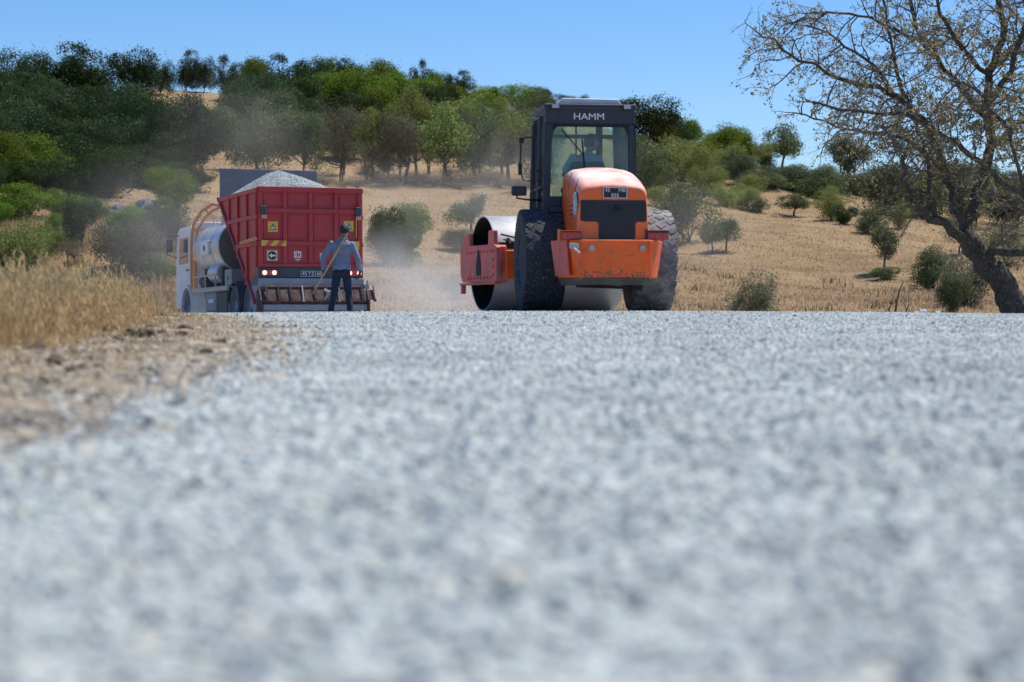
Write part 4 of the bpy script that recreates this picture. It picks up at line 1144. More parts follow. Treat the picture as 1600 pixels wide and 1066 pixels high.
# cab
m1 = MB()
m1.prism([(7.02, 1.0), (7.02, 2.60), (7.15, 2.70), (8.55, 2.70), (8.75, 2.58), (8.95, 1.7), (8.95, .55), (8.25, .55), (8.12, .95), (7.85, 1.12), (7.3, 1.12), (7.1, .95)], 'x', -1.2, 1.2)
tc_ = m1.build('cab', TWHITE, truck, bevel=.05, seg=3)
for sx in (-1, 1):
    m1 = MB(); m1.prism([(7.45, 1.72), (8.55, 1.72), (8.42, 2.42), (7.45, 2.42)], 'x', sx * 1.201, sx * 1.208); m1.build('side_window', pbr('dark_glass', (.03, .04, .045), .1, coat=.5), tc_)
    m1 = MB(); m1.b(sx * 1.20, sx * 1.23, 7.4, 7.6, 1.52, 1.57); m1.build('door_handle', TDARK, tc_)
    m1 = MB(); m1.tube([(sx * 1.2, 8.5, 2.50), (sx * 1.5, 8.65, 2.50), (sx * 1.5, 8.65, 2.0), (sx * 1.25, 8.55, 1.9)], .018, 6); ar = m1.build('mirror_arm', TDARK, tc_)
    m1 = MB(); m1.box((sx * 1.45, 8.62, 2.24), (.18, .10, .36)); m1.build('mirror', TDARK, ar, bevel=.03)
    m1 = MB(); pts = [(7.55 + .62 * math.cos(a), .50 + .64 * math.sin(a)) for a in np.linspace(-.2, math.pi + .2, 14)] + [(7.55 + .57 * math.cos(a), .50 + .58 * math.sin(a)) for a in np.linspace(math.pi + .2, -.2, 14)]
    m1.prism(pts, 'x', sx * .85, sx * 1.24); m1.build('wheel_arch', TWHITE, tc_)
m1 = MB(); m1.b(-1.0, 1.0, 8.90, 8.96, 1.75, 2.5); m1.build('windscreen', pbr('dark_glass_front', (.03, .04, .045), .1), tc_)
m1 = MB(); m1.b(-1.15, 1.15, 7.0, 7.03, 2.62, 2.80); m1.b(-1.1, 1.1, 7.03, 7.5, 2.70, 2.76); m1.build('roof_deflector', TWHITE, tc_, bevel=.03)

for o_ in bpy.data.objects:
    if o_.name.split('.')[0] in ('wheel_nuts', 'rail_bolts', 'rail_seams', 'linkage', 'small_print', 'tread', 'side_guard', 'plate_border', 'emblem_print', 'slot', 'sticker_print'):
        o_['kind'] = 'stuff'
# ------------------------------------------------------------------ people
SKIN = pbr('skin', (0.33, 0.17, 0.105), 0.6, var=.06)
HAIR = pbr('black_hair', (0.012, 0.010, 0.009), 0.55, var=.3, scale=30, bump=.6, bscale=90)
SHIRT = pbr('blue_grey_work_shirt', (0.18, 0.22, 0.31), 0.9, var=.18, scale=7, bump=.5, bscale=16, dust=.25, dustcol=(.3, .3, .3))
TROUS = pbr('navy_trousers', (0.012, 0.022, 0.045), 0.9, var=.25, scale=8, bump=.4, bscale=14)
GLOVE = pbr('dark_red_gloves', (0.20, 0.012, 0.018), 0.8, var=.2)
BOOT = pbr('black_boots', (0.015, 0.014, 0.014), 0.6, dust=.5, dustcol=(.2, .19, .17))
WOOD = pbr('bare_wood', (0.50, 0.33, 0.17), 0.6, var=.15, scale=20)
def skin(name, J, E, rad, root, mat, parent, sub=2, extra=None):
    """one continuous skin grown over a joint graph; J name->pos, E edges, rad name->r or (rx, ry)"""
    names = list(J); idx = {k: i for i, k in enumerate(names)}
    me = bpy.data.meshes.new(name)
    me.from_pydata([tuple(J[k]) for k in names], [(idx[a], idx[b_]) for a, b_ in E], [])
    o = bpy.data.objects.new(name, me); COL.objects.link(o)
    sm = o.modifiers.new('skin', 'SKIN'); sm.use_smooth_shade = True; sm.branch_smoothing = 0.4
    lay = me.skin_vertices[0] if len(me.skin_vertices) else None
    if lay is None:
        bm = bmesh.new(); bm.from_mesh(me); bm.verts.layers.skin.verify(); bm.to_mesh(me); bm.free(); lay = me.skin_vertices[0]
    for k in names:
        r_ = rad[k]; r_ = r_ if hasattr(r_, '__len__') else (r_, r_)
        lay.data[idx[k]].radius = r_; lay.data[idx[k]].use_root = (k == root)
    ss = o.modifiers.new('sub', 'SUBSURF'); ss.levels = sub; ss.render_levels = sub
    dg = bpy.context.evaluated_depsgraph_get(); dg.update()
    m2 = bpy.data.meshes.new_from_object(o.evaluated_get(dg))
    bpy.data.objects.remove(o)
    bm = bmesh.new(); bm.from_mesh(m2)
    for e_ in (extra or []):
        b2 = bmesh.new(); e_(b2)
        t = bpy.data.meshes.new('t'); b2.to_mesh(t); b2.free(); bm.from_mesh(t)
    bmesh.ops.recalc_face_normals(bm, faces=bm.faces)
    bm.to_mesh(m2); bm.free()
    for p in m2.polygons: p.use_smooth = True
    m2.materials.clear(); m2.materials.append(mat); m2.name = name
    return link_mesh(name, m2, parent)
def loft_z(mb, secs, n=22):
    """closed body of elliptical sections (cx, cy, z, rx, ry)"""
    vs = []
    for cx, cy, z, rx_, ry_ in secs:
        for k in range(n):
            a = 2 * math.pi * k / n
            ca, sa_ = math.cos(a), math.sin(a)
            e = .80
            vs.append((cx + rx_ * math.copysign(abs(ca) ** e, ca), cy + ry_ * math.copysign(abs(sa_) ** e, sa_), z))
    fs = [(i * n + k, i * n + (k + 1) % n, (i + 1) * n + (k + 1) % n, (i + 1) * n + k) for i in range(len(secs) - 1) for k in range(n)]
    fs += [tuple(range(n))[::-1], tuple(range((len(secs) - 1) * n, len(secs) * n))]
    return mb.add(vs, fs)
def fuse(name, mb, mat, parent, voxel=.011, smooth=6, fold=.004, seed=0):
    """weld the pieces into one continuous cloth surface"""
    o = mb.build(name, mat)
    m = o.modifiers.new('r', 'REMESH'); m.mode = 'VOXEL'; m.voxel_size = voxel
    m = o.modifiers.new('s', 'SMOOTH'); m.factor = .5; m.iterations = smooth
    dg = bpy.context.evaluated_depsgraph_get(); dg.update()
    me = bpy.data.meshes.new_from_object(o.evaluated_get(dg)); bpy.data.objects.remove(o)
    for v in me.vertices:
        c = v.co
        d = mnoise.noise(Vector((c.x * 9, c.y * 9, c.z * 14 + seed))) + .5 * mnoise.noise(Vector((c.x * 22, c.y * 22, c.z * 26 + seed)))
        v.co = c + v.normal * d * fold
    for p in me.polygons: p.use_smooth = True
    me.materials.clear(); me.materials.append(mat); me.name = name
    return link_mesh(name, me, parent)
def head_builder(c, yaw, tilt=0.0):
    """a head with brow, nose, lips, eyes, chin and ears, looking along yaw (0 = +y)"""
    M = Matrix.Translation(c) @ Matrix.Rotation(yaw, 4, 'Z') @ Matrix.Rotation(tilt, 4, 'X')
    def f(bm):
        bmesh.ops.create_uvsphere(bm, u_segments=28, v_segments=20, radius=1)
        for v in bm.verts:
            x, y, z = v.co
            sx, sy, sz = .082, .10, .122
            if z < -.2: sx *= 1 - .28 * (-z - .2); sy *= 1 - .10 * (-z - .2)
            p = Vector((x * sx, y * sy, z * sz))
            if y > .5:
                p.y += .022 * math.exp(-((x / .16) ** 2) - ((z + .12) / .26) ** 2)      # nose
                p.y += .007 * math.exp(-((x / .35) ** 2) - ((z + .52) / .10) ** 2)      # lips
                p.y += .006 * math.exp(-((z - .30) / .12) ** 2)                          # brow
                p.y -= .012 * (math.exp(-(((x - .38) / .2) ** 2) - ((z - .06) / .12) ** 2) + math.exp(-(((x + .38) / .2) ** 2) - ((z - .06) / .12) ** 2))
                p.y += .010 * math.exp(-((x / .3) ** 2) - ((z + .85) / .2) ** 2)
            v.co = M @ p
        for s in (-1, 1):
            r = bmesh.ops.create_uvsphere(bm, u_segments=10, v_segments=8, radius=1)
            for v in r['verts']:
                q = v.co.copy(); v.co = M @ Vector((s * .080 + q.x * .010, -.004 + q.y * .020, .0 + q.z * .032))
    return f
def hair_mesh(name, c, yaw, parent, tilt=0.0, low=-.25):
    M = Matrix.Translation(c) @ Matrix.Rotation(yaw, 4, 'Z') @ Matrix.Rotation(tilt, 4, 'X')
    bm = bmesh.new(); bmesh.ops.create_uvsphere(bm, u_segments=32, v_segments=22, radius=1)
    kill = []
    for v in bm.verts:
        x, y, z = v.co
        if z < low - .25 * (y < 0) or (y > .35 and z < .45) or (abs(x) > .75 and y > .1 and z < .2): kill.append(v)
        k = 1.09 + .05 * mnoise.noise(v.co * 6)
        v.co = M @ Vector((x * .088 * k, y * .108 * k, z * .126 * k + .003))
    bmesh.ops.delete(bm, geom=kill, context='VERTS')
    me = bpy.data.meshes.new(name); bm.to_mesh(me); bm.free(); me.materials.append(HAIR)
    for p in me.polygons: p.use_smooth = True
    o = link_mesh(name, me, parent)
    m = o.modifiers.new('thick', 'SOLIDIFY'); m.thickness = .012; m.offset = -1
    return o
def hand_chain(J, E, Rd, pre, wrist, fwd, side, curl, size=1.0, r=1.0):
    """palm + 5 fingers; fwd = along the hand, side = towards the thumb, curl = palm normal the fingers bend to"""
    fwd, side, curl = fwd.normalized(), side.normalized(), curl.normalized()
    pal = wrist + fwd * .045 * size; kn = wrist + fwd * .085 * size
    J[pre + 'palm'] = pal; Rd[pre + 'palm'] = (.030 * r, .018 * r); E.append((pre + 'wrist', pre + 'palm'))
    J[pre + 'kn'] = kn; Rd[pre + 'kn'] = (.032 * r, .014 * r); E.append((pre + 'palm', pre + 'kn'))
    for i, (off, ln) in enumerate(((.026, .070), (.009, .080), (-.009, .074), (-.025, .058))):
        p0 = kn + side * off * size
        a = p0 + fwd * ln * .45 * size + curl * .012
        b_ = a + fwd * ln * .18 * size + curl * ln * .40 * size
        c = b_ - fwd * ln * .10 * size + curl * ln * .26 * size
        for q, (nm, pt, rr_) in enumerate((('a', a, .0095), ('b', b_, .009), ('c', c, .0075))):
            J[f'{pre}f{i}{nm}'] = pt; Rd[f'{pre}f{i}{nm}'] = rr_ * r
        J[f'{pre}f{i}0'] = p0; Rd[f'{pre}f{i}0'] = .010 * r
        E += [(pre + 'kn', f'{pre}f{i}0'), (f'{pre}f{i}0', f'{pre}f{i}a'), (f'{pre}f{i}a', f'{pre}f{i}b'), (f'{pre}f{i}b', f'{pre}f{i}c')]
    t0 = wrist + fwd * .03 * size + side * .03 * size; t1 = t0 + fwd * .03 * size + side * .022 * size + curl * .012; t2 = t1 + fwd * .02 * size + curl * .03
    for nm, pt, rr_ in (('t0', t0, .013), ('t1', t1, .011), ('t2', t2, .009)): J[pre + nm] = pt; Rd[pre + nm] = rr_ * r
    E += [(pre + 'palm', pre + 't0'), (pre + 't0', pre + 't1'), (pre + 't1', pre + 't2')]

V = Vector
wy_ = 37.5; wx_ = (534 - 800) / FPX * wy_
worker = empty('person', (wx_, wy_, gz1(wx_, wy_) + .006), R(2), 'worker seen from behind in blue grey shirt, dark trousers and red gloves', 'person')
J = dict(pel=V((0, 0, .94)), sp=V((0, .01, 1.12)), ch=V((0, .0, 1.34)), nk=V((.02, .0, 1.49)), nk2=V((.035, .015, 1.565)), hd=V((.05, .02, 1.62)),
  lh=V((-.095, 0, .90)), lk=V((-.15, .03, .50)), la=V((-.215, -.02, .10)), lt=V((-.235, .11, .04)),
  rh=V((.095, 0, .90)), rk=V((.13, .03, .50)), ra=V((.165, -.02, .10)), rt=V((.20, .11, .04)),
  ls=V((-.185, -.01, 1.415)), le=V((-.345, -.06, 1.14)), lwrist=V((-.325, -.12, .91)),
  rs=V((.195, -.01, 1.405)), re=V((.30, -.03, 1.15)), rwrist=V((.345, .05, .91)))
E = [('pel', 'sp'), ('sp', 'ch'), ('ch', 'nk'), ('nk', 'nk2'), ('nk2', 'hd'), ('pel', 'lh'), ('lh', 'lk'), ('lk', 'la'), ('la', 'lt'), ('pel', 'rh'), ('rh', 'rk'), ('rk', 'ra'), ('ra', 'rt'),
     ('ch', 'ls'), ('ls', 'le'), ('le', 'lwrist'), ('ch', 'rs'), ('rs', 're'), ('re', 'rwrist')]
Rd = dict(pel=(.14, .10), sp=(.125, .09), ch=(.15, .10), nk=.055, nk2=.05, hd=.05, lh=.085, lk=.055, la=.038, lt=.03, rh=.085, rk=.055, ra=.038, rt=.03,
  ls=.055, le=.038, lwrist=.025, rs=.055, re=.038, rwrist=.025)
J2, E2, R2 = dict(J), list(E), dict(Rd)
hand_chain(J2, E2, R2, 'l', J['lwrist'], V((.0, -.05, -1)), V((.3, 1, 0)), V((-.9, .3, 0)))
hand_chain(J2, E2, R2, 'r', J['rwrist'], V((-.1, .0, -1)), V((0, 1, 0)), V((-1, 0, 0)))
hc = V((.055, .03, 1.665))
body = skin('body', J2, E2, R2, 'pel', SKIN, worker, extra=[head_builder(hc, R(-8))])
hair_mesh('hair', hc, R(-8), worker)
# shirt
mb = MB()
loft_z(mb, [(0, 0, .905, .158, .118), (0, 0, .92, .172, .132), (0, 0, .99, .170, .130), (0, .005, 1.10, .160, .118), (0, .01, 1.22, .172, .118), (0, 0, 1.33, .192, .120), (.003, -.005, 1.40, .200, .108), (.008, -.005, 1.45, .165, .088), (.018, -.005, 1.485, .095, .072), (.025, 0, 1.53, .062, .060)])
for A in (('ls', 'le', V((-.327, -.115, .915))), ('rs', 're', V((.345, .047, .915)))):
    a0, a1, a2 = J[A[0]], J[A[1]], A[2]
    mid = a0.lerp(a1, .5)
    mb.tube([a0 + V((.04 if a0.x < 0 else -.04, 0, .0)), a0, mid, a1, a1.lerp(a2, .5), a2], [.060, .072, .062, .057, .050, .045], 14)
sh = fuse('shirt', mb, SHIRT, worker, fold=.009)
mb = MB(); mb.tube([(-.055, -.035, 1.505), (-.03, -.062, 1.525), (.025, -.075, 1.533), (.075, -.062, 1.527), (.10, -.03, 1.507)], [.012, .018, .020, .018, .012], 8); mb.build('collar', SHIRT, sh)
# trousers, one leg set wider
mb = MB()
loft_z(mb, [(0, 0, .80, .135, .10), (0, -.01, .86, .168, .125), (0, -.01, .93, .166, .122), (0, 0, 1.00, .155, .11)])
for hx, kx, ax2 in ((-.085, -.145, -.215), (.085, .125, .165)):
    mb.tube([(hx, 0, .88), (hx * 1.1, .0, .80), ((hx + kx) / 2, .015, .66), (kx, .025, .50), ((kx + ax2) / 2, .0, .30), (ax2, -.02, .10), (ax2, -.015, .06)], [.075, .088, .082, .068, .062, .058, .064], 16)
fuse('trousers', mb, TROUS, worker, fold=.008, seed=5)
for s_, a in (('l', J['la']), ('r', J['ra'])):
    mb = MB(); mb.box((a.x, a.y + .06, .045), (.10, .27, .09), top=(.8, .8)); mb.tube([(a.x, a.y - .01, .05), (a.x, a.y - .01, .15)], .052, 14); mb.build('boot', BOOT, worker, bevel=.02, seg=3)
    Jg, Eg, Rg = {s_ + 'wrist': J[s_ + 'wrist'] + V((0, 0, .03))}, [], {s_ + 'wrist': .046}
    if s_ == 'l': hand_chain(Jg, Eg, Rg, 'l', J['lwrist'], V((.0, -.05, -1)), V((.3, 1, 0)), V((-.9, .3, 0)), 1.12, 1.6)
    else: hand_chain(Jg, Eg, Rg, 'r', J['rwrist'], V((-.1, 0, -1)), V((0, 1, 0)), V((-1, 0, 0)), 1.12, 1.6)
    skin('glove', Jg, Eg, Rg, s_ + 'wrist', GLOVE, worker, sub=1)
# the long handle held across the back
tool = empty('long_handled_tool', worker.location, worker.rotation_euler.z, 'long bare wooden tool handle held slantwise across the back of the worker', 'hand tool')
hp0, hp1 = V((.125, -.155, 1.62)), V((-.49, -.150, .56))
mb = MB(); mb.tube([hp0, hp0.lerp(hp1, .5), hp1], [.016, .018, .018], 10); mb.build('handle', WOOD, tool)
dn = (hp1 - hp0).normalized()
mb = MB(); mb.tube([hp1 - dn * .01, hp1 + dn * .10], [.024, .020], 10); mb.build('ferrule', pbr('dusty_iron', (.16, .17, .15), .8, dust=.6), tool)

# the operator in the roller cab, turned towards the right
OPB = pbr('pale_blue_shirt', (0.28, 0.46, 0.62), 0.9, var=.1)
op = empty('person', roller.location + Matrix.Rotation(YAW, 3, 'Z') @ V((-.10, .30, 1.62)), YAW, 'roller driver in pale blue shirt seated in the cab, head turned right', 'person')
J = dict(pel=V((0, 0, .16)), sp=V((0, -.03, .34)), ch=V((.02, -.04, .56)), nk=V((.05, -.03, .67)), nk2=V((.07, -.01, .73)), hd=V((.09, 0, .78)),
  lh=V((-.10, .02, .12)), lk=V((-.15, .44, .16)), la=V((-.15, .55, -.30)), lt=V((-.15, .66, -.36)),
  rh=V((.10, .02, .12)), rk=V((.15, .44, .16)), ra=V((.15, .55, -.30)), rt=V((.15, .66, -.36)),
  ls=V((-.17, -.05, .62)), le=V((-.30, .05, .37)), lwrist=V((-.12, .26, .36)), rs=V((.20, -.03, .61)), re=V((.30, .12, .37)), rwrist=V((.16, .34, .36)))
J2, E2, R2 = dict(J), list(E), dict(Rd)
R2['lt'] = R2['rt'] = .035
hand_chain(J2, E2, R2, 'l', J['lwrist'], V((.5, 1, .1)), V((0, 0, 1)), V((1, -.4, 0)))
hand_chain(J2, E2, R2, 'r', J['rwrist'], V((-.3, 1, .1)), V((0, 0, 1)), V((-1, -.4, 0)))
hc = V((.11, .02, .845))
skin('body', J2, E2, R2, 'pel', SKIN, op, extra=[head_builder(hc, R(-80))])
hair_mesh('hair', hc, R(-80), op)
Js = {k: J[k].copy() for k in ('sp', 'ch', 'nk', 'ls', 'rs')}; Js['hem'] = V((0, 0, .14))
Js['le'] = J['ls'].lerp(J['le'], .7); Js['re'] = J['rs'].lerp(J['re'], .7)
mb = MB()
loft_z(mb, [(0, 0, .08, .15, .11), (0, -.01, .16, .175, .13), (0, -.03, .34, .170, .12), (.02, -.04, .52, .200, .125), (.03, -.04, .60, .190, .11), (.04, -.03, .665, .12, .08), (.055, -.02, .71, .065, .06)])
for a_, b_ in (('ls', 'le'), ('rs', 're')):
    mb.tube([J[a_] + V((.04 if a_ == 'ls' else -.04, 0, 0)), J[a_], J[a_].lerp(J[b_], .5), J[a_].lerp(J[b_], .8)], [.06, .078, .068, .066], 12)
fuse('shirt', mb, OPB, op, fold=.006)
Jt = {k: J[k].copy() for k in ('pel', 'lh', 'lk', 'la', 'rh', 'rk', 'ra')}
skin('trousers', Jt, [('pel', 'lh'), ('lh', 'lk'), ('lk', 'la'), ('pel', 'rh'), ('rh', 'rk'), ('rk', 'ra')], dict(pel=(.16, .12), lh=.10, lk=.075, la=.055, rh=.10, rk=.075, ra=.055), 'pel', TROUS, op)
for s_ in ('la', 'ra'):
    a = J[s_]; mb = MB(); mb.box((a.x, a.y + .06, a.z - .05), (.10, .27, .08), top=(.8, .8)); mb.tube([(a.x, a.y, a.z - .04), (a.x, a.y, a.z + .06)], .05, 12); mb.build('shoe', BOOT, op, bevel=.02)
# ------------------------------------------------------------------ dry grass
def blades(px_, py_, pz_, h, w, lean, rs, seg=2):
    """n grass blades as thin bent ribbons of real size"""
    n = len(px_)
    a = rs.uniform(0, 6.283, n); la = rs.uniform(0, 6.283, n)
    ll = lean * rs.random(n) * h
    dx, dy = np.cos(a) * w / 2, np.sin(a) * w / 2
    lx, ly = np.cos(la) * ll, np.sin(la) * ll
    V = []; F = []
    base = np.stack([px_, py_, pz_], 1)
    rows = []
    for k in range(seg):
        t = k / seg
        c = base + np.stack([lx * t * t, ly * t * t, h * t], 1)
        ww = 1 - 0.5 * t
        rows.append(c - np.stack([dx, dy, 0 * dx], 1) * ww); rows.append(c + np.stack([dx, dy, 0 * dx], 1) * ww)
    rows.append(base + np.stack([lx, ly, h * (1 - 0.3 * lean * rs.random(n))], 1))
    m = len(rows)
    v = np.stack(rows, 1).reshape(-1, 3)
    b = np.arange(n) * m
    for k in range(seg - 1):
        F += [np.stack([b + 2 * k, b + 2 * k + 1, b + 2 * k + 3], 1), np.stack([b + 2 * k, b + 2 * k + 3, b + 2 * k + 2], 1)]
    k = seg - 1
    F.append(np.stack([b + 2 * k, b + 2 * k + 1, b + 2 * k + 2], 1))
    f = np.concatenate(F)
    return v, f
M_DRY = leaf_mat('dry_grass_blades', (0.27, 0.19, 0.08), (0.52, 0.40, 0.19), 0.35, 0.0)
M_DRYG = leaf_mat('half_green_grass', (0.20, 0.20, 0.09), (0.38, 0.34, 0.18), 0.35, 0.0)
def grass_obj(name, x, y, h, w, lean, mat, rs, label, seg=2, sink=0.0, heads=0.0):
    z = gz(x, y) - sink
    v, f = blades(x, y, z, h, w, lean, rs, seg)
    n = len(x); t0 = rs.random(n)
    tint = np.tile(t0, f.shape[0] // n)
    if heads:
        k = rs.random(n) < heads
        hx, hy, hz, hh = x[k], y[k], z[k] + h[k] * 0.93, h[k]
        m_ = len(hx)
        for q in range(3):
            v2, f2 = blades(hx + rs.normal(0, .012, m_), hy + rs.normal(0, .012, m_), hz + rs.uniform(-.08, .03, m_), np.full(m_, .06), np.full(m_, .014), 1.2, rs, 2)
            f = np.concatenate([f, f2 + len(v)]); v = np.concatenate([v, v2])
            tint = np.concatenate([tint, np.full(len(f2), 0.9)])
    o = link_mesh(name, np_mesh(name, v, f, mat, tint=tint))
    return tag(o, label, 'dry grass', kind='stuff')
rs = np.random.default_rng(21)
# tall grass left of the road, in clumps
def clump_pts(n, nc, y0, y1, x_in, depth, rs, spread=0.22):
    cy = y0 + (y1 - y0) * rs.random(nc) ; cx = x_in(cy) - depth * rs.random(nc) ** 1.2
    i = rs.integers(0, nc, n)
    x = cx[i] + rs.normal(0, spread, n); y = cy[i] + rs.normal(0, spread, n)
    return x, y, i
x, y, i = clump_pts(46000, 700, 8.5, 34, lambda t: grass_edge(t) - 0.18, 5.0, rs)
ch = rs.uniform(0.30, 1.0, 700)
inside = np.clip((grass_edge(y) + 0.1 - x) / 0.5, 0.12, 1)
h = 0.60 * ch[i] * rs.uniform(0.45, 1.12, len(x)) * inside
k = x < grass_edge(y) + 0.12
grass_obj('tall_dry_grass', x[k], y[k], h[k], rs.uniform(0.004, 0.009, k.sum()), 1.05, M_DRY, rs, 'tall golden dry grass along the left verge', 3, 0.01, 0.35)
x, y, i = clump_pts(24000, 260, 10, 33, lambda t: grass_edge(t) - 0.8, 5.5, rs, 0.3)
grass_obj('tall_green_grass', x, y, rs.uniform(0.2, 0.62, len(x)), rs.uniform(0.005, 0.01, len(x)), 1.0, M_DRYG, rs, 'half green weeds standing in the tall dry grass', 3, 0.01, 0.2)
# low stubble on the verge and behind the crest
n = 9000; y = rs.uniform(5, 33, n); x = grass_edge(y) + rs.normal(0.1, 0.45, n)
k = x < road_left(y) - 0.1
grass_obj('verge_stubble', x[k], y[k], rs.uniform(0.02, 0.09, k.sum()), rs.uniform(0.004, 0.008, k.sum()), 0.9, M_DRY, rs, 'short dry stubble thinning out over the sandy verge', 2)
n = 3500; y = rs.normal(11.0, .8, n); x = -1.95 + rs.normal(0, 0.16, n)
grass_obj('green_stubble', x, y, rs.uniform(0.01, 0.03, n), rs.uniform(0.004, 0.008, n), 0.9, leaf_mat('green_stubble', (.22, .25, .09), (.38, .38, .18), .3, 0), rs, 'faint green patch of low weeds on the sandy verge', 2)
# dry grass of the hillside
n = 150000
y = 66 + 130 * rs.random(n) ** 1.4; x = rs.uniform(-1, 1, n) * (0.28 * y + 8)
pat = np.sin(x * .23 + 1) * np.sin(y * .19 + x * .05) + 0.6 * np.sin(x * .9 + y * .4)
k = (pat + rs.normal(0, .8, n) > -0.5) & (y > 68)
x, y = x[k], y[k]
grass_obj('hillside_grass', x, y, rs.uniform(0.05, 0.20, len(x)), rs.uniform(0.03, 0.08, len(x)), 0.7, leaf_mat('hill_grass', (0.36, 0.245, 0.12), (0.66, 0.50, 0.29), .3, 0), rs, 'short straw coloured grass covering the hillside field', 2)
# taller weeds and straw on the left bank
n = 26000; cx = rs.uniform(-36, -11, 260); cy = rs.uniform(68, 104, 260); i = rs.integers(0, 260, n)
x = cx[i] + rs.normal(0, .5, n); y = cy[i] + rs.normal(0, .5, n)
grass_obj('bank_weeds', x, y, rs.uniform(0.15, 0.75, n), rs.uniform(0.02, 0.045, n), 0.8, leaf_mat('bank_straw', (.20, .17, .07), (.52, .40, .20), .35, 0), rs, 'clumps of golden and greenish weeds on the left bank', 2)
# brown thistles and weeds on the near part of the field
n = 1500; cx = rs.uniform(-22, 26, 60); cy = rs.uniform(68, 105, 60); i = rs.integers(0, 60, n)
x = cx[i] + rs.normal(0, .35, n); y = cy[i] + rs.normal(0, .35, n)
grass_obj('field_weeds', x, y, rs.uniform(0.15, 0.5, n), rs.uniform(0.02, 0.05, n), 0.8, leaf_mat('weed_brown', (.15, .10, .06), (.28, .2, .12), .2, 0), rs, 'small dark brown withered weeds dotted over the field', 2)

# ------------------------------------------------------------------ trees and shrubs
BARK = pbr('bark', (0.085, 0.07, 0.055), 0.95, var=0.35, scale=9, bump=1.0, bscale=22)
BARK_BIG = pbr('old_bark', (0.075, 0.065, 0.052), 0.95, var=0.4, scale=7, bump=1.0, bscale=26, col2=(0.16, 0.145, 0.12), c2amt=0.35)
LEAF = {
 'olive': leaf_mat('olive_leaves', (0.027, 0.054, 0.022), (0.068, 0.108, 0.045), 0.22),
 'olivelt': leaf_mat('dusty_olive_leaves', (0.066, 0.092, 0.038), (0.17, 0.20, 0.095), 0.28),
 'oak': leaf_mat('evergreen_leaves', (0.018, 0.035, 0.010), (0.055, 0.085, 0.025), 0.25),
 'green': leaf_mat('fresh_leaves', (0.045, 0.088, 0.010), (0.17, 0.24, 0.030), 0.42),
 'lime': leaf_mat('yellow_green_leaves', (0.115, 0.15, 0.04), (0.26, 0.29, 0.09), 0.42),
 'brown': leaf_mat('withered_leaves', (0.095, 0.09, 0.055), (0.20, 0.18, 0.115), 0.3),
 'grey': leaf_mat('grey_green_leaves', (0.12, 0.14, 0.085), (0.24, 0.25, 0.16), 0.3),
}
def leaf_quads(P, Nn, size, rs, aspect=0.55):
    n = len(P)
    r = rs.normal(size=(n, 3)); t = np.cross(Nn, r); t /= np.linalg.norm(t, axis=1)[:, None] + 1e-9
    b = np.cross(Nn, t)
    s = (size * rs.uniform(0.6, 1.35, n))[:, None]
    v = np.stack([P - t * s, P + b * s * aspect + Nn * s * .12, P + t * s, P - b * s * aspect - Nn * s * .1], 1).reshape(-1, 3)
    q = np.arange(n * 4).reshape(-1, 4)
    return v, q
def crown(name, seed, n, leaf, lobes, zlo, mat, flat=1.0, ragged=0.15, hollow=0.55):
    """foliage filling x,y in [-.5,.5], z in [zlo,1]; many leaf sprays gathered in clumps"""
    rs = np.random.default_rng(seed)
    zc, zr = (1 + zlo) / 2, (1 - zlo) / 2
    L_ = []
    for i in range(lobes):
        d = rs.normal(size=3); d /= np.linalg.norm(d)
        rr = rs.uniform(0.35, 0.72) if i else 0.0
        c = np.array([d[0] * .5 * rr, d[1] * .5 * rr, zc + d[2] * zr * rr])
        L_.append((c, rs.uniform(0.12, 0.25) * (1.25 if i == 0 else 1)))
    w = np.array([l[1] ** 2 for l in L_]); w /= w.sum()
    k = rs.choice(lobes, n, p=w)
    C0 = np.array([l[0] for l in L_])[k]; R0 = np.array([l[1] for l in L_])[k]
    d = rs.normal(size=(n, 3)); d /= np.linalg.norm(d, axis=1)[:, None]
    # clumps: pull directions towards sub-cluster axes
    ax = rs.normal(size=(lobes * 14, 3)); ax /= np.linalg.norm(ax, axis=1)[:, None]
    sub = ax[k * 14 + rs.integers(0, 14, n)]
    d = d * 0.55 + sub * rs.uniform(0.5, 1.2, n)[:, None]; d /= np.linalg.norm(d, axis=1)[:, None]
    rad = R0 * (hollow + (1 - hollow) * rs.random(n) ** 0.7) * (1 + rs.exponential(ragged, n) * (rs.random(n) < 0.35))
    P = C0 + d * rad[:, None] * np.array([1, 1, zr / 0.5 * flat])
    P[:, 2] = np.maximum(P[:, 2], zlo * 0.9 + 0.01 + 0.05 * rs.random(n))
    Nn = d * 0.8 + rs.normal(size=(n, 3)) * 0.6; Nn /= np.linalg.norm(Nn, axis=1)[:, None]
    # let the foliage fill its box
    lo, hi = np.percentile(P, 1.5, axis=0), np.percentile(P, 98.5, axis=0)
    sc = np.array([1.0, 1.0, 1 - zlo]) / (hi - lo); of = np.array([-.5, -.5, zlo]) - lo * sc
    P = P * sc + of
    L_ = [(l[0] * sc + of, l[1] * float(sc[0])) for l in L_]
    v, q = leaf_quads(P, Nn, leaf, rs)
    tint = np.clip(0.45 + 0.28 * rs.normal(size=n) + 0.15 * np.sin(P[:, 0] * 17) * np.sin(P[:, 1] * 15 + 1), 0, 1)
    return np_mesh(name, v, q, mat, tint=tint), L_
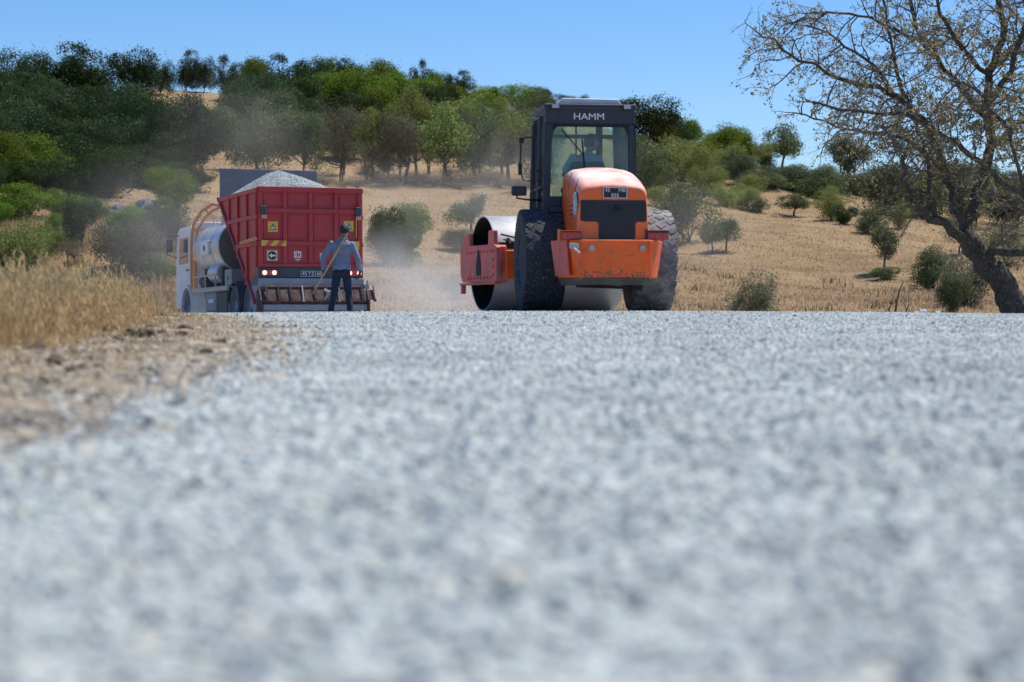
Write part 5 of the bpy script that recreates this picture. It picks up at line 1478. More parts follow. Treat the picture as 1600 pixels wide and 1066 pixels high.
def stems(name, seed, L_, zlo, mat, r0=0.035, lean=0.1, trunks=1):
    rs = np.random.default_rng(seed + 99); mb = MB()
    for t in range(trunks):
        bx, by = (rs.uniform(-.12, .12), rs.uniform(-.1, .1)) if trunks > 1 else (0, 0)
        fz = max(zlo, 0.06) * rs.uniform(0.9, 1.2)
        fx, fy = bx + rs.uniform(-lean, lean), by + rs.uniform(-lean, lean)
        mb.tube([(bx, by, -0.04), (bx * .8 + fx * .2, by * .8 + fy * .2, fz * .5), (fx, fy, fz)], [r0 * 1.3, r0, r0 * .8], 7)
        sel = [l for i, l in enumerate(L_) if i % trunks == t]
        for c, r in sel:
            mid = (fx * .5 + c[0] * .5 + rs.uniform(-.04, .04), fy * .5 + c[1] * .5 + rs.uniform(-.04, .04), fz * .45 + c[2] * .55 - .03)
            mb.tube([(fx, fy, fz * .96), mid, tuple(c)], [r0 * .6, r0 * .35, r0 * .15], 5)
            for q in range(2):
                e = c + rs.normal(size=3) * r * .55
                mb.tube([mid, tuple(e)], [r0 * .22, r0 * .07], 4)
    me_o = mb.build(name, mat)
    me = me_o.data; bpy.data.objects.remove(me_o)
    return me
KINDS = {  # kind: (material, leaves, leaf size, lobes, zlo, trunk radius, trunks, hollow)
 'olive': ('olive', 14000, .0175, 16, .15, .026, 1, .45),
 'oaktree': ('oak', 12000, .0185, 15, .14, .026, 1, .5),
 'oak': ('oak', 11000, .020, 13, .0, .018, 2, .6),
 'green': ('green', 11500, .020, 14, .0, .018, 2, .6),
 'greentree': ('green', 9000, .019, 14, .2, .024, 2, .4),
 'lime': ('lime', 8000, .0165, 15, .30, .022, 2, .35),
 'limebush': ('lime', 8500, .019, 12, .0, .016, 3, .5),
 'brown': ('brown', 4800, .013, 16, .28, .022, 2, .15),
 'grey': ('grey', 8500, .018, 12, .0, .014, 3, .5),
 'olivebush': ('olivelt', 11000, .019, 13, .0, .018, 3, .55),
 'oliveyoung': ('olivelt', 5200, .024, 10, .36, .032, 1, .3),
 'sage': ('olivelt', 13000, .0175, 15, .18, .026, 1, .45),
}
TPL = {}
for ki, (kname, (mt, n_, ls, lb, zl, tr, tk, ho)) in enumerate(KINDS.items()):
    for vv in range(3):
        me, L_ = crown('crown', ki * 10 + vv, n_, ls, lb, zl, LEAF[mt], hollow=ho)
        TPL[kname, vv] = (me, stems('trunk', ki * 10 + vv, L_, zl, BARK, tr, 0.08, tk))
TREE_NO = [0]
def plant(kind, x, y, z, w, h, label, group=None, cat=None, rot=None, shrub=None):
    i = TREE_NO[0]; TREE_NO[0] += 1
    rs_ = random.Random(i * 31 + 5)
    shrub = kind in ('oak', 'green', 'limebush', 'grey', 'olivebush') if shrub is None else shrub
    me, st = TPL[kind, rs_.randrange(3)]
    nm = {'olive': 'olive_tree', 'oaktree': 'evergreen_tree', 'oak': 'evergreen_shrub', 'green': 'green_shrub', 'greentree': 'broadleaf_tree', 'lime': 'light_green_tree',
          'limebush': 'yellow_green_shrub', 'brown': 'withered_tree', 'grey': 'grey_shrub', 'olivebush': 'olive_shrub', 'oliveyoung': 'young_olive_tree', 'sage': 'olive_tree'}[kind]
    r = empty(nm, (x, y, z - 0.03 * h), rs_.uniform(0, 6.28) if rot is None else rot, label, cat or ('shrub' if shrub else 'tree'), group)
    c = link_mesh('crown' if not shrub else 'foliage', me, r); t = link_mesh('trunk' if not shrub else 'stems', st, r)
    for o in (c, t): o.scale = (w, w, h)
    return r
def veg(kind, px, by, ty, wpx, label, group=None, **k):
    x, y, z = hit(px, by)
    pxm = FPX / y
    h = (by - ty) / pxm; w = wpx / pxm
    # keep w measured across the lobes, which fill about nine tenths of the box
    return plant(kind, x, y + w * 0.3, gz1(x, y + w * .3), w * 1.04, h * 1.0, label, group, **k)
HT = 'dark evergreen trees along the left hilltop'
VEG = [
 ('oaktree', 28, 168, 82, 84, 'dark evergreen tree on the skyline at the very left edge', HT),
 ('oaktree', 78, 165, 96, 52, 'lower dark evergreen in the dip between the first and second skyline crowns', HT),
 ('oaktree', 126, 168, 74, 92, 'dark evergreen on the left skyline with a spiky twig on its top', HT),
 ('oaktree', 203, 165, 83, 82, 'broad round dark evergreen on the skyline left of the twin crowned tree', HT),
 ('oaktree', 250, 150, 98, 34, 'small brownish round crown just left of the twin crowned skyline tree', HT),
 ('oaktree', 290, 142, 79, 40, 'lone skyline tree, its taller left crown standing clear against the sky', HT),
 ('oaktree', 318, 140, 88, 30, 'small crown with sky below it, right neighbour of the lone skyline tree', HT),
 ('oaktree', 352, 160, 92, 46, 'evergreen on the skyline directly right of the gap with the lone tree', HT),
 ('green', 388, 165, 96, 60, 'green shrub with yellowish top on the skyline above the truck', None),
 ('oaktree', 432, 168, 87, 72, 'dark bulky evergreen, highest of the skyline crowns above the truck', HT),
 ('oaktree', 482, 165, 95, 46, 'dark evergreen on the skyline between the bulky crown and the green shrubs', HT),
 ('green', 512, 160, 93, 40, 'narrow bright green shrub poking up on the skyline', None),
 ('oak', 548, 160, 96, 50, 'rounded dark shrub on the skyline right of the narrow green one', None),
 ('green', 590, 165, 98, 56, 'yellow green topped shrub high on the central skyline', None),
 ('green', 625, 175, 112, 50, 'green shrub stepping down the skyline toward the pointed dark tree', None),
 ('oaktree', 657, 165, 97, 32, 'pointed dark evergreen rising above the central skyline scrub', None),
 ('oaktree', 686, 165, 113, 34, 'small dark evergreen right beside the pointed one', None),
 ('oaktree', 718, 160, 113, 44, 'dark round evergreen at the left end of the bare strip of hilltop', None),
 ('limebush', 752, 158, 128, 60, 'low yellow green scrub on the skyline above the bare red strip', None),
 ('green', 775, 160, 130, 46, 'low green scrub on the skyline next to the broad hilltop bush', None),
 ('green', 822, 165, 125, 66, 'broad green bush with dark base standing on the bare hilltop left of the roller cab', None),
 ('oak', 848, 168, 132, 30, 'small dark bush leaning on the right side of the broad hilltop bush', None),
 ('oak', 885, 182, 150, 44, 'low dark bush on the skyline just left of the roller cab roof', None),
 ('oaktree', 913, 178, 140, 16, 'tiny pointed dark tree on the skyline right above the roller cab roof', None),
 # upper slope
 ('green', 560, 190, 115, 84, 'large green shrub below the skyline with a deep dark underside', None),
 ('green', 610, 185, 120, 70, 'bright green shrub on the upper slope, centre of the thick scrub', None),
 ('green', 520, 185, 118, 70, 'green bush on the upper slope right above the olive trees', None),
 ('oak', 560, 206, 150, 70, 'darkest low evergreen bush under the bright green scrub', None),
 ('oak', 470, 190, 125, 80, 'dark evergreen bush in the scrub above the truck', None),
 ('oak', 655, 190, 140, 50, 'dark bush between the bright scrub and the domed green shrub', None),
 ('green', 690, 178, 135, 64, 'domed green shrub alone on the bare upper slope', None),
 ('oak', 735, 172, 143, 42, 'small flat dark bush right of the domed green shrub', None),
 ('green', 765, 178, 146, 50, 'low spreading green bush on the edge of the red soil patch', None),
 ('sage', 828, 208, 148, 62, 'grey green olive crown above the pale trees, left of the cab', None),
 ('olive', 400, 200, 120, 84, 'grey green olive high on the slope above the gravel heap', 'olive trees on the left slope'),
 ('olive', 390, 235, 150, 96, 'olive crown in the middle of the slope left of the gravel heap', 'olive trees on the left slope'),
 ('olive', 455, 215, 140, 80, 'olive behind the two big roadside olives above the truck', 'olive trees on the left slope'),
 # big olives
 ('olive', 292, 285, 152, 112, 'big grey green olive left of the truck, dust drifting at its foot', 'olive trees on the left slope'),
 ('sage', 398, 278, 164, 112, 'big round olive directly above the gravel heap', 'olive trees on the left slope'),
 ('olive', 225, 262, 150, 86, 'tall olive with crown reaching toward the lone skyline tree', 'olive trees on the left slope'),
 ('sage', 472, 275, 178, 62, 'slim olive with a slanting trunk right of the gravel heap', None),
 ('brown', 530, 278, 162, 74, 'brown half bare tree with a forked dark trunk, middle of the tree row', None),
 ('lime', 578, 285, 172, 60, 'light green tree between the brown tree and the greyish ones', None),
 ('green', 585, 200, 140, 60, 'pale green shrub rising behind the brown tree', None),
 ('brown', 628, 292, 178, 66, 'greyish brown thin tree in the tree row, right of the light green one', None),
 ('sage', 606, 282, 182, 44, 'narrow olive crown squeezed between two thin trees', None),
 ('lime', 690, 292, 163, 92, 'tall light green tree with open crown near the middle of the picture', None),
 ('sage', 742, 288, 172, 70, 'hazy grey olive right of the tall light green tree', None),
 ('lime', 790, 288, 160, 86, 'yellow green tree just left of the roller cab', None),
 ('lime', 642, 235, 140, 66, 'yellow green crown at the back of the tree row', None),
 ('lime', 740, 225, 150, 60, 'soft green crown under the red soil strip', None),
 ('sage', 845, 292, 178, 66, 'dim olive half hidden behind the left side of the cab', None),
 # right of the roller
 ('oaktree', 1012, 235, 158, 96, 'large dark leafy tree rising right behind the roller cab', None),
 ('oaktree', 1055, 236, 184, 60, 'dark leafy crown at the foot of the small tilted skyline tree', None),
 ('oliveyoung', 1080, 206, 163, 30, 'small round tree leaning alone on the skyline right of the roller', None),
 ('greentree', 1128, 252, 198, 60, 'green tree with light feathery top on the right skyline', None),
 ('green', 1152, 252, 200, 44, 'light green bush at the right end of the feathery skyline trees', None),
 ('oak', 1170, 250, 228, 24, 'small dark bush low on the skyline, right of the feathery tree', None),
 ('limebush', 1050, 285, 222, 84, 'yellow green bush on the slope right of the cab', None),
 ('limebush', 1092, 290, 228, 56, 'lighter yellow green bush behind the dark grey one', None),
 ('olivebush', 1015, 310, 232, 76, 'grey green bush directly behind the right edge of the cab', None),
 ('sage', 1128, 290, 260, 34, 'small grey bush under the feathery skyline trees', None),
 ('oak', 1146, 266, 248, 28, 'low dark bush on the pale path below the skyline, left one', None),
 ('oak', 1166, 268, 250, 28, 'low dark bush on the pale path below the skyline, right one', None),
 ('olivebush', 1072, 382, 290, 92, 'large dark grey bush right behind the roller right tyre', None),
 ('limebush', 1135, 325, 288, 50, 'yellow green low bush in the middle of the right slope', None),
 ('limebush', 1165, 330, 296, 40, 'small yellow green bush right of the other low one', None),
 ('olivebush', 1188, 334, 312, 30, 'little dark green bush at the end of the yellow green ones', None),
 ('oliveyoung', 1224, 258, 182, 56, 'round headed tree on short trunk standing clear on the right skyline', None),
 ('oak', 1199, 250, 229, 24, 'small dark bush left of the round headed skyline tree', None),
 ('oliveyoung', 1316, 280, 208, 46, 'skyline tree under the hanging twigs of the big tree', None),
 ('oliveyoung', 1340, 300, 222, 40, 'darker leaning neighbour of the skyline tree under the hanging twigs', None),
 ('olivebush', 1205, 292, 262, 60, 'left end of the long olive thicket on the right ridge', None),
 ('olivebush', 1245, 300, 262, 66, 'olive thicket bush below the round headed skyline tree', None),
 ('olivebush', 1290, 310, 266, 64, 'middle bush of the long olive thicket on the right ridge', None),
 ('oak', 1335, 306, 276, 50, 'dark bush at the right end of the olive thicket', None),
 ('olivebush', 1392, 335, 258, 78, 'large grey green bush left of the big tree limbs', None),
 ('limebush', 1300, 346, 294, 50, 'yellow green bush standing alone on the right slope', None),
 ('oak', 1320, 352, 322, 34, 'dark low bush touching the lone yellow green one', None),
 ('oliveyoung', 1242, 340, 304, 48, 'small spreading olive on the tan slope left of the lone yellow green bush', None),
 ('olivebush', 1362, 368, 328, 42, 'dark round bush on the tan slope left of the small trunked tree', None),
 ('limebush', 1408, 360, 318, 36, 'fresh green bush above the small trunked tree', None),
 ('oliveyoung', 1384, 428, 352, 48, 'small straight trunked tree on the tan slope left of the big tree', None),
 ('olivebush', 1386, 440, 420, 44, 'low green bush at the foot of the straight trunked small tree', None),
 ('oliveyoung', 1114, 398, 346, 36, 'left of the two small twin olives on the tan field', None),
 ('oliveyoung', 1136, 394, 344, 44, 'right leaning one of the two small twin olives on the tan field', None),
 ('grey', 1180, 497, 428, 86, 'pale grey green shrub peeping over the road brow in the right field', None),
 ('olivebush', 1462, 455, 388, 64, 'grey green bush left of the big tree trunk', None),
 ('grey', 1512, 482, 396, 86, 'pale tangled shrub right beside the big tree trunk', None),
 ('olivebush', 1490, 490, 430, 50, 'dim low bush in the shade of the big tree', None),
 ('olivebush', 1460, 340, 272, 84, 'olive bush on the ridge seen through the limbs of the big tree', None),
 ('sage', 1530, 360, 262, 90, 'olive on the ridge behind the main fork of the big tree', None),
 ('olivebush', 1585, 360, 280, 80, 'bush on the ridge at the right picture edge behind the big tree', None),
 ('grey', 1570, 420, 350, 70, 'dry pale bush on the slope at the right edge', None),
 ('brown', 1505, 400, 335, 60, 'withered brown bush on the slope behind the big tree fork', None),
 # between truck and roller
 ('olivebush', 606, 420, 328, 62, 'dense bush right beside the truck, veiled in dust', None),
 ('green', 640, 385, 318, 58, 'greener bush at the back of the group right of the truck', None),
 ('olivebush', 628, 418, 350, 60, 'lower grey bush in front of the group right of the truck', None),
 ('oliveyoung', 736, 372, 308, 66, 'small spreading olive with visible trunk left of the roller drum', None),
 ('olivebush', 716, 396, 362, 52, 'low grey bush under the small spreading olive', None),
 ('grey', 705, 470, 430, 40, 'faint pale weed bush in the dusty field left of the drum', None),
 # left foot of the slope
 ('green', 58, 292, 212, 92, 'bright topped green bush with very dark flank, left slope', None),
 ('green', 12, 300, 212, 70, 'green bush cut by the left picture edge, middle height', None),
 ('oak', 145, 312, 224, 112, 'big very dark bush in the left foreground slope', None),
 ('oak', 195, 290, 238, 60, 'dark tangled bush right of the very dark one', None),
 ('green', 264, 318, 264, 74, 'sunny fresh green bush left of the truck boom', None),
 ('green', 34, 345, 293, 84, 'broad fresh green bush near the left edge above the grass', None),
 ('oak', 120, 388, 312, 52, 'dark green shrub in a gully left of the outcrop', None),
 ('green', 152, 346, 312, 42, 'small green bush on the bank above the outcrop', None),
 ('green', 85, 362, 336, 34, 'small bright bush on the bank between two bigger ones', None),
 ('green', 70, 405, 372, 44, 'small dark green bush in the straw between the yellow green bush and the gully', None),
 ('brown', 110, 420, 382, 44, 'dry twiggy bush rising from the straw left of the wide grey green bush', None),
 ('limebush', 28, 432, 350, 84, 'yellow green bush rising from the tall grass at the left edge', None),
 ('olivebush', 200, 442, 358, 112, 'wide grey green bush between the grass and the truck', None),
 ('olivebush', 256, 400, 318, 72, 'grey green bush behind the truck cab', None),
 ('green', 248, 446, 405, 50, 'small green bush by the truck front wheel', None),
 ('brown', 235, 300, 262, 40, 'dry twiggy bush beside the sunny green bush', None),
]
for v_ in VEG:
    veg(*v_[:6], group=v_[6] if len(v_) > 6 else None)
# masses of look-alike crowns: individuals that nothing tells apart
def fill(kind, n, xr, br, hr, wr, label, group, seed):
    r_ = random.Random(seed)
    for i in range(n):
        px = xr[0] + (xr[1] - xr[0]) * (i + r_.random()) / n
        by = r_.uniform(*br); hh = r_.uniform(*hr)
        veg(kind, px, by, by - hh, r_.uniform(*wr), label, group)
fill('olive', 5, (245, 350), (212, 228), (42, 54), (50, 70), 'low olive crowns below the bare soil under the lone skyline tree', 'low olives under the lone skyline tree', 11)
fill('olive', 11, (-40, 225), (195, 228), (66, 85), (70, 100), 'olive crowns packed together on the left slope under the skyline evergreens', 'packed olives high on the left slope', 1)
fill('olive', 16, (-60, 290), (235, 285), (75, 100), (80, 110), 'dark olives crowding the lower left slope above the bright green bushes', 'packed olives low on the left slope', 2)
fill('oak', 15, (365, 700), (165, 195), (44, 60), (40, 64), 'dark scrub bushes filling the central hilltop among the green ones', 'scrub on the central hilltop', 3)
fill('green', 12, (480, 690), (160, 200), (40, 58), (36, 56), 'green scrub bushes filling the central hilltop', 'green scrub on the central hilltop', 4)
fill('brown', 7, (500, 800), (272, 292), (70, 100), (40, 60), 'thin greyish trees at the back of the tree row above the field', 'thin trees of the row', 5)
fill('sage', 7, (500, 860), (225, 262), (60, 85), (50, 80), 'olive crowns closing the gap between tree row and hilltop scrub', 'olives behind the tree row', 6)
fill('brown', 22, (470, 870), (284, 302), (12, 24), (36, 70), 'low dusty undergrowth at the foot of the tree row', 'undergrowth along the tree row', 7)
fill('oak', 14, (-40, 300), (285, 312), (36, 60), (60, 90), 'dark low bushes massed at the foot of the left olive slope', 'dark bushes at the foot of the olive slope', 12)
fill('green', 8, (-20, 270), (322, 372), (24, 40), (34, 52), 'small green bushes dotted over the left bank above the dry grass', 'small bushes on the left bank', 13)
fill('olivebush', 6, (330, 520), (205, 250), (50, 70), (60, 84), 'olive scrub filling the slope above the gravel heap', 'olive scrub above the heap', 14)
fill('green', 5, (1000, 1170), (236, 262), (34, 50), (40, 54), 'light green scrub below the right skyline trees', 'scrub below the right skyline', 15)
fill('green', 3, (-10, 110), (385, 420), (30, 44), (44, 60), 'green bushes crowding right behind the tall dry grass at the left', 'bushes behind the dry grass', 17)
fill('olivebush', 9, (1165, 1440), (276, 322), (18, 32), (36, 60), 'grey green scrub along the right ridge between skyline trees and big tree', 'scrub along the right ridge', 18)
fill('limebush', 11, (1005, 1200), (250, 325), (28, 46), (34, 54), 'yellow green scrub on the slope below the right skyline trees', 'yellow green scrub right of the cab', 19)
fill('olivebush', 6, (1400, 1620), (300, 345), (50, 70), (60, 90), 'grey olive scrub on the ridge behind the big tree', 'olive scrub behind the big tree', 16)
fill('olivebush', 12, (980, 1190), (246, 306), (26, 46), (34, 56), 'grey green bushes on the slope right of the cab', 'bushes on the slope right of the cab', 8)
fill('olive', 8, (-60, -420), (230, 300), (90, 120), (90, 120), 'olives outside the left picture edge', 'olives beyond the left edge', 9)
fill('olivebush', 7, (1620, 1900), (330, 420), (60, 90), (70, 100), 'bushes outside the right picture edge', 'bushes beyond the right edge', 10)

# ------------------------------------------------------------------ the big half bare tree, right
TY = 42.0
big = empty('big_tree', at(1590, 497, TY), 0, 'big gnarled half bare tree leaning over the right side of the road', 'tree')
b0 = big.location.copy(); b0.z = gz1(b0.x, b0.y); big.location = b0
def P3(px, py, d=0.0): return at(px, py, TY + d) - b0
rt = random.Random(5)
LIMBS = [
 ('trunk', [(1600, 512, 0), (1584, 480, 0), (1562, 440, 0), (1540, 410, 0), (1518, 384, 0), (1506, 362, 0)], 22, 15),
 ('limb', [(1518, 384, 0), (1495, 368, -.2), (1465, 348, -.4), (1440, 326, -.6), (1424, 300, -.8), (1412, 272, -1.0), (1416, 240, -1.2)], 14, 5),
 ('limb', [(1465, 348, -.4), (1456, 300, -.5), (1446, 250, -.3), (1436, 205, 0), (1416, 160, .2)], 7, 3),
 ('limb', [(1510, 366, 0), (1492, 318, .1), (1474, 270, .3), (1458, 222, .4), (1432, 180, .3), (1390, 146, 0), (1335, 128, -.3), (1285, 112, -.5), (1240, 88, -.6), (1200, 58, -.8)], 13, 2.6),
 ('limb', [(1508, 366, 0), (1522, 320, .2), (1538, 272, .3), (1548, 222, .3), (1540, 172, .2), (1548, 118, 0), (1565, 60, -.2), (1560, 0, -.3), (1548, -60, -.4), (1530, -130, -.5)], 17, 5),
 ('limb', [(1530, 396, 0), (1570, 396, -.6), (1612, 384, -1.2), (1650, 350, -1.5), (1690, 290, -1.5), (1730, 210, -1.4), (1750, 120, -1.2)], 13, 5),
 ('limb', [(1650, 350, -1.5), (1606, 312, -1.7), (1562, 284, -1.8), (1520, 240, -1.8), (1478, 214, -1.8), (1444, 190, -1.8), (1392, 176, -1.9), (1330, 172, -2), (1270, 160, -2.1)], 10, 2.6),
 ('limb', [(1546, 190, .2), (1512, 150, .5), (1476, 108, .7), (1446, 70, .8), (1430, 30, .9), (1424, -30, 1)], 9, 4),
 ('limb', [(1446, 70, .8), (1400, 44, .6), (1345, 26, .5), (1290, 20, .3), (1240, 36, .1)], 5, 2),
 ('limb', [(1556, 100, -.1), (1592, 60, .3), (1626, 8, .6), (1660, -50, .8)], 10, 5),
 ('limb', [(1548, 232, .3), (1580, 200, .6), (1618, 176, .9), (1670, 130, 1.2)], 9, 4),
 ('limb', [(1474, 270, .3), (1440, 232, 1.0), (1395, 214, 1.5), (1340, 206, 1.9), (1290, 190, 2.1), (1250, 178, 2.2)], 6, 2),
 ('limb', [(1390, 146, 0), (1350, 90, .4), (1310, 60, .7), (1260, 40, .9)], 5, 2),
 ('limb', [(1548, 118, 0), (1500, 70, -.8), (1470, 20, -1.3), (1450, -40, -1.6)], 7, 3),
 ('limb', [(1540, 172, .2), (1580, 110, -1.0), (1600, 40, -1.6), (1605, -40, -2)], 8, 4),
 ('limb', [(1606, 312, -1.7), (1590, 250, -2.2), (1570, 190, -2.5), (1520, 140, -2.8), (1470, 120, -3)], 6, 2.2),
 ('limb', [(1432, 180, .3), (1400, 110, .6), (1390, 60, .8), (1380, 0, 1)], 6, 2.6),
 ('limb', [(1640, 360, -1.4), (1600, 330, 0), (1570, 320, 1), (1530, 300, 2), (1490, 290, 2.6)], 6, 2),
]
twig_mb_v, twig_mb_f = [], []
leafP, leafN = [], []
tw = MB()
def grow(p, d, L, r, lev):
    """a crooked twig with smaller ones on it"""
    n = 4 if lev == 1 else 3 if lev == 2 else 2
    pts = [p.copy()]; dd = d.normalized()
    for i in range(n):
        dd = (dd + Vector((rt.gauss(0, .28), rt.gauss(0, .28), rt.gauss(0, .26) - (0.05 if lev < 3 else 0.10)))).normalized()
        pts.append(pts[-1] + dd * (L / n))
    rr = [r * (1 - 0.7 * i / n) for i in range(n + 1)]
    tw.tube(pts, rr, 4 if lev == 1 else 3, caps=False)
    if lev < 3:
        sp = 0.14 if lev == 1 else 0.085
        cnt = max(2, int(L / sp))
        for c in range(cnt):
            t = (c + rt.random()) / cnt
            if t < 0.12: continue
            q = t * n; i = min(int(q), n - 1); pp = pts[i].lerp(pts[i + 1], q - i)
            ax = (pts[i + 1] - pts[i]).normalized()
            side = Vector((rt.gauss(0, 1), rt.gauss(0, 1), rt.gauss(0, 1))).cross(ax)
            if side.length < 1e-3: continue
            side.normalize()
            grow(pp, ax * rt.uniform(.3, 1.0) + side * rt.uniform(.6, 1.1), L * rt.uniform(.28, .55), r * .42, lev + 1)
    else:
        dens = 2.2 * mnoise.noise(pts[0] * 1.1 + Vector((3, 1, 7)))
        # greener and leafier low in the middle of the crown
        rich = min(max((pts[0].x + 3.2) / 2.0, 0), 1) * min(max((pts[0].z - 2.2) / 1.5, 0), 1)
        mid_ = math.exp(-((pts[0].x + 2.9) / .9) ** 2 - ((pts[0].z - 4.3) / .7) ** 2)
        if rt.random() < 0.42 + dens + .28 * rich + .15 * mid_:
            for _ in range(int(rt.choice([3, 4, 6, 8]) * (1 + .7 * rich + .4 * mid_))):
                leafP.append(pts[rt.randrange(1, n + 1)] + Vector((rt.gauss(0, .025), rt.gauss(0, .025), rt.gauss(0, .025))))
for li, (nm, pl, ra, rb) in enumerate(LIMBS):
    pts = [P3(*p) for p in pl]
    # crooked subdivision
    fine, rad = [], []
    n = len(pts)
    for i in range(n - 1):
        for k in range(3):
            t = k / 3
            a, b_, c, d = pts[max(i - 1, 0)], pts[i], pts[i + 1], pts[min(i + 2, n - 1)]
            q = 0.5 * ((2 * b_) + (c - a) * t + (2 * a - 5 * b_ + 4 * c - d) * t * t + (3 * b_ - a - 3 * c + d) * t ** 3)
            j = 0.0 if (i == 0 and k == 0) else (0.035 if li else 0.02)
            fine.append(q + Vector((rt.gauss(0, j), rt.gauss(0, j), rt.gauss(0, j))))
            rad.append(((ra + (rb - ra) * ((i + t) / (n - 1)) ** .8) / FPX * TY) * rt.uniform(.93, 1.1) * (1 if li == 0 else .64))
    fine.append(pts[-1]); rad.append(rb / FPX * TY)
    if li == 0: rad[0] *= 1.25; rad[1] *= 1.1
    if li == 0:   # closer rings for a gnarled trunk
        f2, r2 = [], []
        for i in range(len(fine) - 1):
            for q in range(4): f2.append(fine[i].lerp(fine[i + 1], q / 4)); r2.append(rad[i] + (rad[i + 1] - rad[i]) * q / 4)
        fine, rad = f2 + [fine[-1]], r2 + [rad[-1]]
    mb = MB(); mb.tube(fine, rad, 30 if li == 0 else 10)
    o = mb.build(nm, BARK_BIG, big, angle=80)
    am = .055 if li == 0 else .25 * min(rad)
    for v_ in o.data.vertices:
        c_ = v_.co
        v_.co = c_ + v_.normal * am * (mnoise.noise(Vector((c_.x * 5, c_.y * 5, c_.z * 2.2))) + .6 * mnoise.noise(Vector((c_.x * 14, c_.y * 14, c_.z * 5))))
    if li == 0: continue
    tot = sum((fine[i + 1] - fine[i]).length for i in range(len(fine) - 1))
    acc = 0
    nf = len(fine)
    for i in range(nf - 1):
        seg = fine[i + 1] - fine[i]; frac = i / nf
        if frac < 0.28 and ra > 8: acc += 0; 
        else: acc += seg.length
        step_ = .15 if fine[i].x > -2.6 and fine[i].z > 2.4 else .20
        while acc > step_:
            acc -= step_
            side = Vector((rt.gauss(0, 1), rt.gauss(0, 1), rt.gauss(0, 1))).cross(seg.normalized()).normalized()
            d = seg.normalized() * rt.uniform(.2, 1.0) + side
            grow(fine[i].lerp(fine[i + 1], rt.random()), d, rt.uniform(.7, 1.7) * (1.0 - .35 * frac), 0.022, 1)
    for k in range(3):
        grow(fine[-1], (fine[-1] - fine[-3]).normalized() + Vector((rt.gauss(0, .4), rt.gauss(0, .4), rt.gauss(0, .4))), rt.uniform(.35, .65), 0.016, 1)
print('twig faces', len(tw.f), 'leaves', len(leafP))
tf = np.array(tw.f, dtype=np.int32); tvv = np.array([tuple(v) for v in tw.v], dtype=np.float32)
M_TWIG = pbr('grey_twigs', (0.15, 0.13, 0.11), 0.9, var=0.3, scale=2)
o = link_mesh('twigs', np_mesh('twigs', tvv, tf, M_TWIG), big); o['kind'] = 'stuff'
LP = np.array([tuple(p) for p in leafP]); rs = np.random.default_rng(44)
NN = rs.normal(size=LP.shape); NN /= np.linalg.norm(NN, axis=1)[:, None]
v, q = leaf_quads(LP, NN, 0.030, rs, .6)
o = link_mesh('leaves', np_mesh('leaves', v, q, leaf_mat('sparse_leaves', (0.14, 0.155, 0.06), (0.37, 0.33, 0.18), .42, 0), tint=rs.random(len(LP))), big); o['kind'] = 'stuff'

# dead stalks on the brow, right
M_STALK = pbr('dead_stalk', (0.10, 0.07, 0.045), 0.9)
for (px, pts, lab) in [(1398, [(0, 0), (.03, .22), (.07, .42), (.14, .56)], 'tallest dead brown stalk standing on the road brow'),
                       (1390, [(0, 0), (-.01, .1), (.03, .2)], 'short dead stalk with a knob left of the tall one'),
                       (1412, [(0, 0), (.05, .1), (.09, .2)], 'short bent dead stalk right of the tall one')]:
    y_ = 33.0; x_ = (px - 800) / FPX * y_; z_ = gz1(x_, y_) - .02
    mb = MB(); mb.tube([(a, 0, b_ + .03) for a, b_ in pts], [.02, .016, .012, .006][:len(pts)] if len(pts) > 3 else [.015, .012, .008], 6)
    mb.tube([(pts[1][0], 0, pts[1][1] + .03), (pts[1][0] - .05, .01, pts[1][1] + .14)], [.01, .004], 5)
    if px == 1390: mb.ball((.03, 0, .24), .03, 8, 6)
    o = mb.build('dead_stalk', M_STALK); o.location = (x_, y_, z_)
    tag(o, lab, 'dead stalk', 'dead stalks on the road brow')

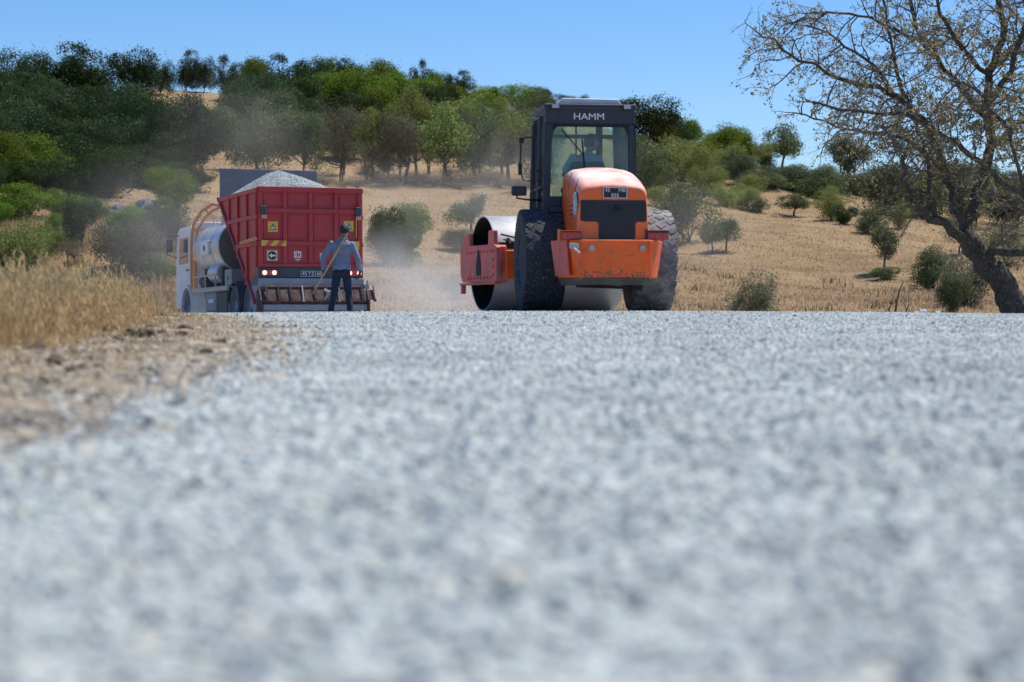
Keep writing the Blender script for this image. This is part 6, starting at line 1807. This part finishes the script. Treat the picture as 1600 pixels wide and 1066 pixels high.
# ------------------------------------------------------------------ dust raised by the machines, and the hazy summer air
def dust_mat(name, dens, col, scale, lo=0.42, hi=0.75, soft=1.0):
    m = bpy.data.materials.new(name); N, L = nodes_of(m); N.remove(N['Principled BSDF'])
    pv = N.new('ShaderNodeVolumePrincipled'); pv.inputs['Color'].default_value = (*col, 1); pv.inputs['Anisotropy'].default_value = 0.3
    tc = N.new('ShaderNodeTexCoord')
    ln = N.new('ShaderNodeVectorMath'); ln.operation = 'LENGTH'; L.new(tc.outputs['Object'], ln.inputs[0])
    fo = N.new('ShaderNodeMapRange'); fo.interpolation_type = 'SMOOTHSTEP'; fo.inputs[1].default_value = 1.0; fo.inputs[2].default_value = 0.15; fo.inputs[3].default_value = 0.0; fo.inputs[4].default_value = 1.0
    L.new(ln.outputs['Value'], fo.inputs[0])
    ge = N.new('ShaderNodeNewGeometry')
    nz = N.new('ShaderNodeTexNoise'); nz.inputs['Scale'].default_value = scale; nz.inputs['Detail'].default_value = 4; nz.inputs['Roughness'].default_value = 0.55
    L.new(ge.outputs['Position'], nz.inputs['Vector'])
    mr = N.new('ShaderNodeMapRange'); mr.inputs[1].default_value = lo; mr.inputs[2].default_value = hi
    L.new(nz.outputs['Fac'], mr.inputs[0])
    m1 = N.new('ShaderNodeMath'); m1.operation = 'MULTIPLY'; L.new(fo.outputs[0], m1.inputs[0]); L.new(mr.outputs[0], m1.inputs[1])
    m2 = N.new('ShaderNodeMath'); m2.operation = 'MULTIPLY'; m2.inputs[1].default_value = dens; L.new(m1.outputs[0], m2.inputs[0])
    L.new(m2.outputs[0], pv.inputs['Density']); L.new(pv.outputs[0], N['Material Output'].inputs['Volume'])
    return m
ball = MB().ball((0, 0, 0), 1, 24, 14)
def dust(c, r, dens, scale, lab, lo=.38, hi=.72, col=(.92, .88, .82)):
    o = MB(); o.v, o.f = list(ball.v), list(ball.f)
    o = o.build('dust_cloud', dust_mat('dust', dens, col, scale, lo, hi)); o.location = c; o.scale = r
    tag(o, lab, 'dust cloud', kind='stuff'); return o
dust((-2.6, 57, .9), (5.0, 7, 2.2), .24, .4, 'pale dust boiling up to the right of the truck')
dust((-9.0, 52, 2.0), (4.5, 8, 3.0), .05, .35, 'thin dust around the front of the truck')
dust((-12.5, 92, 7.4), (5.2, 10, 4.2), .035, .22, 'dust drifting up into the olives left of the truck')
dust((-7.0, 104, 5.5), (10, 12, 3.2), .035, .2, 'dust hanging along the foot of the tree row')
dust((1.5, 96, 6.0), (6.5, 10, 4.6), .035, .2, 'dust drifting behind the roller')
dust((7.5, 84, 3.6), (4.5, 8, 3.0), .03, .25, 'thin dust to the right of the roller')
